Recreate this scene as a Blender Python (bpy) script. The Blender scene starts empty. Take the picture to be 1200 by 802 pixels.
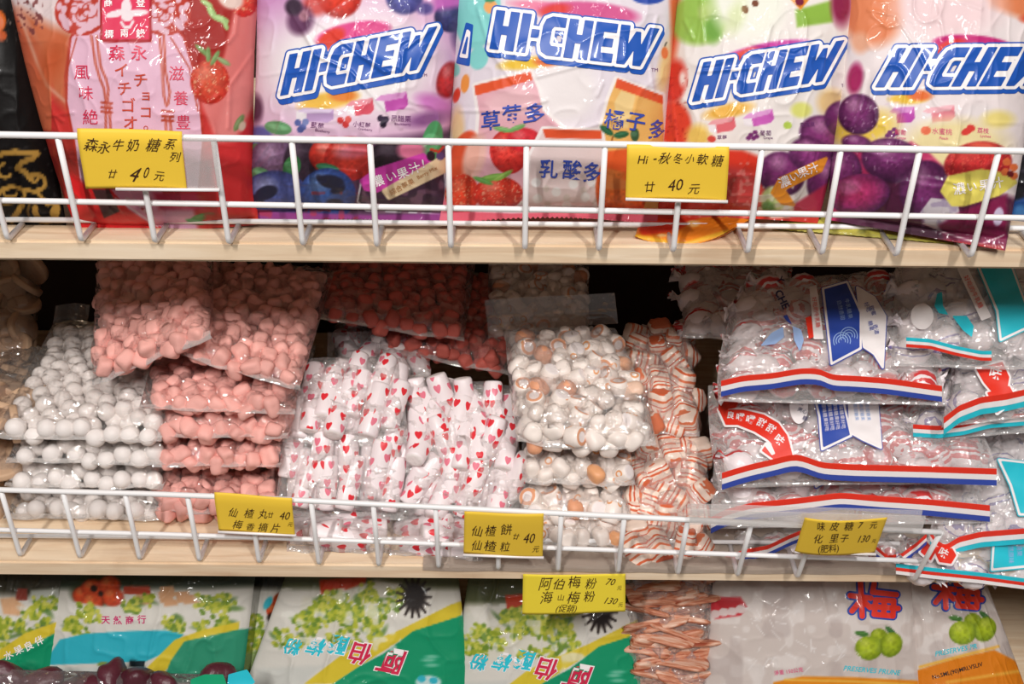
import bpy, bmesh, math, random
import numpy as np
from mathutils import Vector, Matrix, Euler

# ---------------------------------------------------------------- camera, world, lamps, exposure
SC = bpy.context.scene
COL = SC.collection
FPX, PITCH, ROLL = 1300.0, math.radians(30.0), math.radians(0.5)
CAM = np.array([0.0, -0.829, 0.385])
_f = np.array([0, math.cos(PITCH), -math.sin(PITCH)])
_r0 = np.array([1.0, 0, 0]); _u0 = np.array([0, math.sin(PITCH), math.cos(PITCH)])
_r = math.cos(ROLL)*_r0 + math.sin(ROLL)*_u0
_u = -math.sin(ROLL)*_r0 + math.cos(ROLL)*_u0
cd = bpy.data.cameras.new('camera'); cam = bpy.data.objects.new('camera', cd); COL.objects.link(cam)
cd.sensor_fit = 'HORIZONTAL'; cd.sensor_width = 36.0; cd.lens = 36.0*FPX/1200.0; cd.clip_start = 0.02
M = Matrix(((_r[0], _u[0], -_f[0], CAM[0]), (_r[1], _u[1], -_f[1], CAM[1]), (_r[2], _u[2], -_f[2], CAM[2]), (0, 0, 0, 1)))
cam.matrix_world = M
SC.camera = cam

SC.view_settings.view_transform = 'Standard'
try: SC.view_settings.look = 'None'
except Exception: pass
SC.view_settings.gamma = 1.0
SC.view_settings.use_curve_mapping = False
SC.view_settings.exposure = 0.02
try:
    SC.cycles.transparent_max_bounces = 24
    SC.cycles.sample_clamp_indirect = 4.0
    SC.cycles.max_bounces = 8
except Exception: pass

W = bpy.data.worlds.new('shop_air'); SC.world = W; W.use_nodes = True
W.node_tree.nodes['Background'].inputs[0].default_value = (1.0, 0.96, 0.94, 1)
W.node_tree.nodes['Background'].inputs[1].default_value = 0.105

def tube(name, loc, sx, sy, power, aim):
    l = bpy.data.lights.new(name, 'AREA'); l.shape = 'RECTANGLE'; l.size = sx; l.size_y = sy
    l.energy = power; l.color = (1.0, 0.965, 0.93)
    o = bpy.data.objects.new(name, l); COL.objects.link(o); o.location = loc
    d = Vector(aim) - Vector(loc)
    o.rotation_euler = d.to_track_quat('-Z', 'Y').to_euler()
    return o
tube('ceiling_tube_light', (-0.75, -2.15, 2.25), 0.09, 0.80, 66, (0, 0, -0.15))
tube('ceiling_tube_light', (0.95, -2.20, 2.30), 0.09, 0.80, 54, (0, 0, -0.15))
tube('ceiling_tube_light', (0.05, -0.50, 1.70), 0.06, 0.60, 4, (0, 0, -0.1))

# ---------------------------------------------------------------- pixels of the photograph <-> points of the place
def ray(px, py):
    return _f*FPX + _r*(px-600.0) - _u*(py-401.0)
def P(px, py, y):
    d = ray(px, py); return CAM + d*((y-CAM[1])/d[1])
def Pz(px, py, z):
    d = ray(px, py); return CAM + d*((z-CAM[2])/d[2])
def proj(p):
    q = np.asarray(p, float) - CAM
    w = q@_f
    return 600+FPX*(q@_r)/w, 401-FPX*(q@_u)/w

def lin(c):
    c = np.asarray(c, float)
    return np.where(c <= 0.04045, c/12.92, ((c+0.055)/1.055)**2.4)
def rgb(r, g, b):
    return tuple(float(v) for v in lin(np.array([r, g, b])/255.0)) + (1.0,)

# ---------------------------------------------------------------- noise
def vnoise(x, y, seed):
    xi = np.floor(x).astype(np.int64); yi = np.floor(y).astype(np.int64)
    fx = x-xi; fy = y-yi
    fx = fx*fx*(3-2*fx); fy = fy*fy*(3-2*fy)
    def h(a, b):
        n = (a*374761393 + b*668265263 + seed*1442695041) & 0x7fffffff
        n = ((n ^ (n >> 13))*1274126177) & 0x7fffffff
        return ((n ^ (n >> 16)) & 0xffff)/65535.0
    return (h(xi, yi)*(1-fx)+h(xi+1, yi)*fx)*(1-fy)+(h(xi, yi+1)*(1-fx)+h(xi+1, yi+1)*fx)*fy
def ridged(x, y, seed):
    a = 1-np.abs(2*vnoise(x, y, seed)-1)
    b = 1-np.abs(2*vnoise(x*2.1+7, y*2.1+3, seed+1)-1)
    return a**6 + 0.5*b**5

# ---------------------------------------------------------------- objects
def thing(name, label, cat, loc, group=None):
    o = bpy.data.objects.new(name, None); COL.objects.link(o); o.location = loc; o.empty_display_size = 0.02
    o['label'] = label; o['category'] = cat
    if group: o['group'] = group
    return o
def tag(o, label, cat, group=None):
    o['label'] = label; o['category'] = cat
    if group: o['group'] = group
    return o
def mk(name, v, f, mats, parent=None, smooth=True, col=None, mi=None, uv=None):
    v = np.asarray(v, float)
    if parent is not None: v = v - np.array(parent.location)
    me = bpy.data.meshes.new(name)
    if isinstance(f, np.ndarray) and len(f):
        n, k = f.shape
        me.vertices.add(len(v)); me.vertices.foreach_set('co', v.astype(np.float32).ravel())
        me.loops.add(n*k); me.loops.foreach_set('vertex_index', f.astype(np.int32).ravel())
        me.polygons.add(n); me.polygons.foreach_set('loop_start', np.arange(0, n*k, k, dtype=np.int32))
        me.update(calc_edges=True)
    else:
        me.from_pydata([tuple(map(float, a)) for a in v], [], [tuple(int(i) for i in a) for a in f]); me.update()
    if not isinstance(mats, (list, tuple)): mats = [mats]
    for m in mats: me.materials.append(m)
    if mi is not None: me.polygons.foreach_set('material_index', np.asarray(mi, np.int32))
    if smooth: me.polygons.foreach_set('use_smooth', np.ones(len(me.polygons), bool))
    if col is not None:
        a = me.attributes.new('Print', 'FLOAT_COLOR', 'POINT')
        c = np.ones((len(v), 4), np.float32); c[:, :3] = col
        a.data.foreach_set('color', c.ravel())
    if uv is not None:
        l = me.uv_layers.new(name='UVMap')
        idx = np.zeros(len(me.loops), np.int32); me.loops.foreach_get('vertex_index', idx)
        l.data.foreach_set('uv', np.asarray(uv, np.float32)[idx].ravel())
    me.validate()
    o = bpy.data.objects.new(name, me); COL.objects.link(o)
    if parent is not None: o.parent = parent
    return o

# ---------------------------------------------------------------- materials
def mat(name, col=(0.8, 0.8, 0.8, 1), rough=0.5, spec=0.5, metal=0.0, attr=None, bump=None, rand=0.0, sss=0.0, coat=0.0, build=None, crease=None):
    m = bpy.data.materials.new(name); m.use_nodes = True
    nt = m.node_tree; b = nt.nodes['Principled BSDF']
    b.inputs['Base Color'].default_value = col; b.inputs['Roughness'].default_value = rough
    b.inputs['Specular IOR Level'].default_value = spec; b.inputs['Metallic'].default_value = metal
    if coat: b.inputs['Coat Weight'].default_value = coat; b.inputs['Coat Roughness'].default_value = 0.08
    if attr:
        a = nt.nodes.new('ShaderNodeAttribute'); a.attribute_name = attr; nt.links.new(a.outputs['Color'], b.inputs['Base Color'])
    if sss:
        b.inputs['Subsurface Weight'].default_value = sss; b.inputs['Subsurface Radius'].default_value = (0.004, 0.003, 0.002); b.inputs['Subsurface Scale'].default_value = 1.0
    if rand:
        oi = nt.nodes.new('ShaderNodeObjectInfo'); hs = nt.nodes.new('ShaderNodeHueSaturation')
        mr = nt.nodes.new('ShaderNodeMapRange'); mr.inputs[3].default_value = 1-rand; mr.inputs[4].default_value = 1+rand
        nt.links.new(oi.outputs['Random'], mr.inputs[0]); nt.links.new(mr.outputs[0], hs.inputs['Value'])
        hs.inputs['Color'].default_value = col; nt.links.new(hs.outputs[0], b.inputs['Base Color'])
    if bump:
        tc = nt.nodes.new('ShaderNodeTexCoord'); n = nt.nodes.new('ShaderNodeTexNoise'); bp = nt.nodes.new('ShaderNodeBump')
        n.inputs['Scale'].default_value = bump[0]; n.inputs['Detail'].default_value = 3
        bp.inputs['Strength'].default_value = bump[1]; bp.inputs['Distance'].default_value = bump[2]
        nt.links.new(tc.outputs['Object'], n.inputs['Vector']); nt.links.new(n.outputs[0], bp.inputs['Height']); nt.links.new(bp.outputs[0], b.inputs['Normal'])
    if crease:
        tc = nt.nodes.new('ShaderNodeTexCoord'); n = nt.nodes.new('ShaderNodeTexNoise'); bp = nt.nodes.new('ShaderNodeBump')
        n.inputs['Scale'].default_value = crease[0]; n.inputs['Detail'].default_value = 2; n.inputs['Distortion'].default_value = 1.2
        bp.inputs['Strength'].default_value = 1.0; bp.inputs['Distance'].default_value = crease[1]
        nt.links.new(tc.outputs['Object'], n.inputs['Vector']); nt.links.new(n.outputs[0], bp.inputs['Height']); nt.links.new(bp.outputs[0], b.inputs['Coat Normal'])
    if build: build(nt, b)
    return m
def N(nt, t, **k):
    n = nt.nodes.new('ShaderNode'+t)
    for a, b in k.items():
        if a.startswith('i_'):
            key = a[2:]; n.inputs[int(key) if key.isdigit() else key].default_value = b
        else: setattr(n, a, b)
    return n
def ramp(nt, stops):
    r = nt.nodes.new('ShaderNodeValToRGB'); e = r.color_ramp.elements
    while len(e) < len(stops): e.new(0.5)
    for i, (p, c) in enumerate(stops): e[i].position = p; e[i].color = c
    return r

def film_mat(name, haze=0.05, gloss=0.10, tint=(0.98, 0.975, 0.97, 1), rough=0.09, bs=110, bst=0.5):
    m = bpy.data.materials.new(name); m.use_nodes = True; nt = m.node_tree; nt.nodes.clear()
    out = N(nt, 'OutputMaterial'); tr = N(nt, 'BsdfTransparent'); tr.inputs[0].default_value = tint
    gl = N(nt, 'BsdfGlossy'); gl.inputs['Roughness'].default_value = rough; gl.inputs['Color'].default_value = (1, 1, 1, 1)
    df = N(nt, 'BsdfDiffuse'); df.inputs[0].default_value = (0.96, 0.94, 0.93, 1)
    lw = N(nt, 'LayerWeight'); lw.inputs['Blend'].default_value = 0.18
    ml = N(nt, 'Math', operation='MULTIPLY_ADD'); ml.inputs[1].default_value = 0.75; ml.inputs[2].default_value = gloss
    tc = N(nt, 'TexCoord'); no = N(nt, 'TexNoise'); no.inputs['Scale'].default_value = bs; no.inputs['Detail'].default_value = 2
    bp = N(nt, 'Bump'); bp.inputs['Strength'].default_value = bst; bp.inputs['Distance'].default_value = 0.010
    m1 = N(nt, 'MixShader'); m1.inputs[0].default_value = haze; m2 = N(nt, 'MixShader')
    L = nt.links.new
    L(tc.outputs['Object'], no.inputs['Vector']); L(no.outputs[0], bp.inputs['Height']); L(bp.outputs[0], gl.inputs['Normal']); L(bp.outputs[0], lw.inputs['Normal'])
    L(tr.outputs[0], m1.inputs[1]); L(df.outputs[0], m1.inputs[2]); L(lw.outputs['Fresnel'], ml.inputs[0])
    L(ml.outputs[0], m2.inputs[0]); L(m1.outputs[0], m2.inputs[1]); L(gl.outputs[0], m2.inputs[2]); L(m2.outputs[0], out.inputs[0])
    return m

MAT = {}
MAT['film'] = film_mat('clear_film', haze=0.06, gloss=0.10, rough=0.06, bs=60, bst=1.0)
MAT['film_hazy'] = film_mat('hazy_film', haze=0.15, gloss=0.12, rough=0.08, bs=60, bst=1.0)
MAT['film_milky'] = film_mat('milky_film', haze=0.24, gloss=0.12, rough=0.08, bs=60, bst=1.0)
MAT['film_lip'] = film_mat('film_seam', haze=0.22, gloss=0.16, rough=0.1, bs=50, bst=1.0)
MAT['zip'] = film_mat('ziplock_film', haze=0.10, gloss=0.09, bs=60)
MAT['plastic'] = film_mat('clear_plastic', haze=0.24, gloss=0.10, bst=0.02)
MAT['print'] = mat('printed_pouch', attr='Print', rough=0.5, spec=0.22, bump=(90, 0.12, 0.003), coat=0.30, crease=(24, 0.007))
MAT['print_soft'] = mat('printed_pouch_matte', attr='Print', rough=0.32, spec=0.12, bump=(60, 0.10, 0.003), coat=0.06)
def ink(name, r, g, b, rough=0.4):
    if name not in MAT: MAT[name] = mat(name, rgb(r, g, b), rough, 0.4, coat=0.25)
    return MAT[name]
ink('ink_logo_blue', 28, 82, 172); ink('ink_white', 240, 234, 234); ink('ink_deep_blue', 52, 74, 165)
ink('ink_red', 226, 52, 34); ink('ink_magenta', 200, 48, 110); ink('ink_brown_red', 188, 62, 40)
ink('ink_crimson', 205, 38, 76); ink('ink_cyan', 40, 190, 208); ink('ink_grey', 120, 110, 120); ink('ink_tan', 176, 120, 70)
ink('ink_pink', 214, 78, 128); ink('ink_purple', 110, 52, 110); ink('ink_gold', 196, 150, 70); ink('ink_blue', 44, 74, 166)
ink('ink_light_blue', 150, 178, 222); ink('ink_navy', 36, 44, 96); ink('ink_yellow', 232, 208, 60); ink('ink_green', 20, 160, 112); ink('ink_orange', 234, 120, 40)
ink('ink_dark', 44, 32, 34)
MAT['pen'] = mat('pen_ink', rgb(62, 38, 26), 0.6, 0.2)
MAT['tag'] = mat('yellow_card', rgb(238, 198, 62), 0.55, 0.3, bump=(60, 0.1, 0.002))
MAT['tag_lemon'] = mat('lemon_card', rgb(240, 216, 62), 0.55, 0.3, bump=(60, 0.1, 0.002))
MAT['wire'] = mat('white_coated_wire', rgb(236, 234, 234), 0.35, 0.5)

def wood_build(nt, b):
    tc = N(nt, 'TexCoord'); mp = N(nt, 'Mapping'); mp.inputs['Scale'].default_value = (1.6, 22, 22)
    no = N(nt, 'TexNoise'); no.inputs['Scale'].default_value = 5; no.inputs['Detail'].default_value = 8; no.inputs['Distortion'].default_value = 0.6
    r = ramp(nt, [(0.3, rgb(214, 184, 152)), (0.52, rgb(228, 204, 174)), (0.72, rgb(238, 218, 192))])
    n2 = N(nt, 'TexNoise'); n2.inputs['Scale'].default_value = 9; n2.inputs['Detail'].default_value = 5
    r2 = ramp(nt, [(0.30, (0.45, 0.30, 0.20, 1)), (0.40, (1, 1, 1, 1))])
    mx = N(nt, 'MixRGB', blend_type='MULTIPLY'); mx.inputs[0].default_value = 0.30
    bp = N(nt, 'Bump'); bp.inputs['Strength'].default_value = 0.25; bp.inputs['Distance'].default_value = 0.002
    L = nt.links.new
    L(tc.outputs['Object'], mp.inputs[0]); L(mp.outputs[0], no.inputs['Vector']); L(no.outputs[0], r.inputs[0])
    L(tc.outputs['Object'], n2.inputs['Vector']); L(n2.outputs[0], r2.inputs[0])
    L(r.outputs[0], mx.inputs[1]); L(r2.outputs[0], mx.inputs[2]); L(mx.outputs[0], b.inputs['Base Color'])
    L(no.outputs[0], bp.inputs['Height']); L(bp.outputs[0], b.inputs['Normal'])
MAT['wood'] = mat('pale_pine', rough=0.6, spec=0.3, build=wood_build)
MAT['dark_board'] = mat('dark_board', rgb(52, 38, 32), 0.8, 0.2, bump=(30, 0.2, 0.002))
MAT['liner'] = mat('grey_beige_liner', rgb(206, 190, 176), 0.6, 0.3, bump=(40, 0.3, 0.002))
MAT['wall'] = mat('plaster', rgb(150, 140, 132), 0.9, 0.1, bump=(30, 0.2, 0.003))
MAT['floor'] = mat('floor_tile', rgb(150, 140, 130), 0.5, 0.3, bump=(12, 0.1, 0.002))

# ---------------------------------------------------------------- printed artwork (what is printed on a pouch, with some shade and highlight painted in), in photo pixels
class Art:
    def __init__(s, x0, y0, x1, y1, base, k=2.0):
        s.x0, s.y0, s.k = x0, y0, k
        s.h, s.w = int((y1-y0)*k), int((x1-x0)*k)
        s.c = np.empty((s.h, s.w, 3)); s.c[:] = np.array(base)/255.0
        yy, xx = np.mgrid[0:s.h, 0:s.w]
        s.X = xx/k+x0; s.Y = yy/k+y0
    def win(s, a, b, c, d):
        i0 = max(0, int((b-s.y0)*s.k)); i1 = min(s.h, int((d-s.y0)*s.k)+1)
        j0 = max(0, int((a-s.x0)*s.k)); j1 = min(s.w, int((c-s.x0)*s.k)+1)
        return (slice(i0, max(i0, i1)), slice(j0, max(j0, j1)))
    def blend(s, w, a, col):
        if a.size == 0: return
        col = np.asarray(col, float)/255.0
        s.c[w] = s.c[w]*(1-a[..., None]) + col*a[..., None]
    def ell(s, cx, cy, rx, ry, col, rot=0, soft=1.0, al=1.0):
        m = max(rx, ry)+soft+1; w = s.win(cx-m, cy-m, cx+m, cy+m)
        x = s.X[w]-cx; y = s.Y[w]-cy; c, n = math.cos(math.radians(rot)), math.sin(math.radians(rot))
        u = (x*c+y*n)/rx; v = (-x*n+y*c)/ry
        d = (np.sqrt(u*u+v*v)-1)*min(rx, ry)
        s.blend(w, al*np.clip(0.5-d/soft, 0, 1), col)
    def berry(s, cx, cy, rx, ry, col, dark, hi, rot=0, soft=1.2, seeds=None, hl=0.5):
        m = max(rx, ry)+soft+1; w = s.win(cx-m, cy-m, cx+m, cy+m)
        x = s.X[w]-cx; y = s.Y[w]-cy; c, n = math.cos(math.radians(rot)), math.sin(math.radians(rot))
        u = (x*c+y*n)/rx; v = (-x*n+y*c)/ry; q = np.sqrt(u*u+v*v)
        if q.size == 0: return
        t = np.clip(0.75*q**2.2+0.22*v+0.1*u, 0, 1)[..., None]
        h = np.clip(1-((u+0.3)**2+(v+0.42)**2)/0.22, 0, 1)[..., None]*hl
        colr = np.array(col)/255.0*(1-t)+np.array(dark)/255.0*t
        colr = colr*(1-h)+np.array(hi)/255.0*h
        colr = colr*(0.9+0.2*vnoise(x*0.35+50, y*0.35+50, 5)[..., None])
        if seeds:
            g = vnoise(x*0.55+9, y*0.55+9, 11)
            a = np.clip((g-0.72)*8, 0, 1)[..., None]*0.7
            colr = colr*(1-a)+np.array(seeds)/255.0*a
        a = np.clip(0.5-(q-1)*min(rx, ry)/soft, 0, 1)[..., None]
        s.c[w] = s.c[w]*(1-a)+colr*a
    def poly(s, pts, col, soft=1.0, al=1.0, grow=0.0):
        p = np.array(pts, float); m = soft+grow+1
        w = s.win(p[:, 0].min()-m, p[:, 1].min()-m, p[:, 0].max()+m, p[:, 1].max()+m)
        d = sdf_poly(s.X[w], s.Y[w], p)-grow
        s.blend(w, al*np.clip(0.5-d/soft, 0, 1), col)
    def line(s, pts, width, col, soft=1.0, al=1.0):
        p = np.array(pts, float); m = width+soft+1
        w = s.win(p[:, 0].min()-m, p[:, 1].min()-m, p[:, 0].max()+m, p[:, 1].max()+m)
        d = sdf_line(s.X[w], s.Y[w], p)-width/2.0
        s.blend(w, al*np.clip(0.5-d/soft, 0, 1), col)
    def speck(s, x0, y0, x1, y1, col, sc, th, seed, al=0.8):
        w = s.win(x0, y0, x1, y1)
        g = vnoise(s.X[w]*sc+40, s.Y[w]*sc+40, seed)
        s.blend(w, al*np.clip((g-th)*9, 0, 1), col)
    def grad(s, x0, y0, x1, y1, colA, colB, horiz=False):
        w = s.win(x0, y0, x1, y1)
        t = ((s.X[w]-x0)/(x1-x0) if horiz else (s.Y[w]-y0)/(y1-y0))
        t = np.clip(t, 0, 1)[..., None]
        s.c[w] = np.array(colA)/255.0*(1-t)+np.array(colB)/255.0*t
    def leaf(s, x, y, l, wd, rot, col):
        s.ell(x, y, l, wd, col, rot, 1.0); s.ell(x-1, y-1, l*0.8, wd*0.4, tuple(min(255, c+45) for c in col), rot, 1.5, 0.6)
    def stick(s, x, y, l, h, rot, col):
        c, n = math.cos(math.radians(rot)), math.sin(math.radians(rot))
        q = lambda a, b: (x+a*c-b*n, y+a*n+b*c)
        lite = tuple(int(v+(255-v)*0.4) for v in col)
        s.poly([q(-l, -h*0.5), q(-l*0.6, -h), q(l, -h), q(l*0.75, -h*0.35), q(-l*0.45, -h*0.2)], lite, 0.8)
        s.poly([q(-l*0.45, -h*0.2), q(l*0.75, -h*0.35), q(l, -h), q(l, h*0.5), q(l*0.7, h), q(-l*0.45, h)], col, 0.8)
        s.poly([q(-l, -h*0.5), q(-l*0.45, -h*0.2), q(-l*0.45, h), q(-l, h*0.6)], (240, 232, 236), 0.8)
    def sample(s, px, py):
        x = np.clip((px-s.x0)*s.k, 0, s.w-1.001); y = np.clip((py-s.y0)*s.k, 0, s.h-1.001)
        i = y.astype(int); j = x.astype(int); fy = (y-i)[..., None]; fx = (x-j)[..., None]
        return (s.c[i, j]*(1-fx)+s.c[i, j+1]*fx)*(1-fy)+(s.c[i+1, j]*(1-fx)+s.c[i+1, j+1]*fx)*fy

def sdf_poly(X, Y, p):
    d = np.full(X.shape, 1e9); inside = np.zeros(X.shape, bool)
    n = len(p)
    for i in range(n):
        a = p[i]; b = p[(i+1) % n]; e = b-a
        t = np.clip(((X-a[0])*e[0]+(Y-a[1])*e[1])/max(1e-12, e@e), 0, 1)
        d = np.minimum(d, (X-a[0]-t*e[0])**2+(Y-a[1]-t*e[1])**2)
        c = ((a[1] > Y) != (b[1] > Y)) & (X < (b[0]-a[0])*(Y-a[1])/(b[1]-a[1]+1e-12)+a[0])
        inside ^= c
    d = np.sqrt(d)
    return np.where(inside, -d, d)
def sdf_line(X, Y, p):
    d = np.full(X.shape, 1e9)
    for i in range(len(p)-1):
        a = p[i]; e = p[i+1]-a
        t = np.clip(((X-a[0])*e[0]+(Y-a[1])*e[1])/max(1e-12, e@e), 0, 1)
        d = np.minimum(d, (X-a[0]-t*e[0])**2+(Y-a[1]-t*e[1])**2)
    return np.sqrt(d)

def marching(fn, x0, y0, x1, y1, st=0.8):
    """triangles of the region where fn < 0, on a fine grid (so that it can follow a curved pouch)"""
    nx = max(2, int((x1-x0)/st)+1); ny = max(2, int((y1-y0)/st)+1)
    X, Y = np.meshgrid(np.linspace(x0, x1, nx), np.linspace(y0, y1, ny))
    D = fn(X, Y)
    verts = {}; V = []; F = []
    ins = D < 0
    cells = ins[:-1, :-1].astype(int)+ins[:-1, 1:]+ins[1:, 1:]+ins[1:, :-1]
    def gv(i, j):
        k = (i, j)
        if k not in verts: verts[k] = len(V); V.append((X[i, j], Y[i, j]))
        return verts[k]
    def ge(i, j, a, b):
        k = ((i, j), (a, b)) if (i, j) < (a, b) else ((a, b), (i, j))
        if k not in verts:
            t = D[i, j]/(D[i, j]-D[a, b]); verts[k] = len(V)
            V.append((X[i, j]+t*(X[a, b]-X[i, j]), Y[i, j]+t*(Y[a, b]-Y[i, j])))
        return verts[k]
    for i, j in zip(*np.nonzero(cells)):
        c = [(i, j), (i, j+1), (i+1, j+1), (i+1, j)]
        if cells[i, j] == 4: F.append([gv(*q) for q in c]); continue
        poly = []
        for q in range(4):
            a, b = c[q], c[(q+1) % 4]
            if ins[a]: poly.append(gv(*a))
            if ins[a] != ins[b]: poly.append(ge(*a, *b))
        if len(poly) >= 3: F.append(poly)
    return np.array(V).reshape(-1, 2), F

_glyph = {}
def text_mesh(body, shear=0.0, offset=0.0):
    key = (body, shear, offset)
    if key in _glyph: return _glyph[key]
    c = bpy.data.curves.new('lettering', 'FONT'); c.body = body; c.size = 1.0; c.shear = shear; c.offset = offset; c.resolution_u = 2
    c.align_x = 'CENTER'; c.align_y = 'CENTER'
    o = bpy.data.objects.new('lettering', c); COL.objects.link(o)
    dg = bpy.context.evaluated_depsgraph_get(); dg.update()
    m = bpy.data.meshes.new_from_object(o.evaluated_get(dg))
    v = np.array([(a.co.x, a.co.y) for a in m.vertices]).reshape(-1, 2); f = [tuple(p.vertices) for p in m.polygons]
    bpy.data.objects.remove(o); bpy.data.curves.remove(c); bpy.data.meshes.remove(m)
    if len(v):
        v = v-(v.min(0)+v.max(0))/2
    _glyph[key] = (v, f)
    return v, f
def text_px(items):
    """items: (string, cx, cy, height px, angle deg, width scale, shear, bold) -> one 2-D mesh in photo pixels"""
    V = []; F = []; n = 0
    for it in items:
        s, cx, cy, h = it[:4]; ang = it[4] if len(it) > 4 else 0; ws = it[5] if len(it) > 5 else 1.0
        sh = it[6] if len(it) > 6 else 0.0; bo = it[7] if len(it) > 7 else 0.0
        v, f = text_mesh(s, sh, bo)
        if not len(v): continue
        a = math.radians(ang); c, q = math.cos(a), math.sin(a)
        x = v[:, 0]*h*ws; y = -v[:, 1]*h
        V.append(np.stack([cx+x*c-y*q, cy+x*q+y*c], 1)); F += [tuple(i+n for i in t) for t in f]; n += len(v)
    return np.concatenate(V), F

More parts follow.
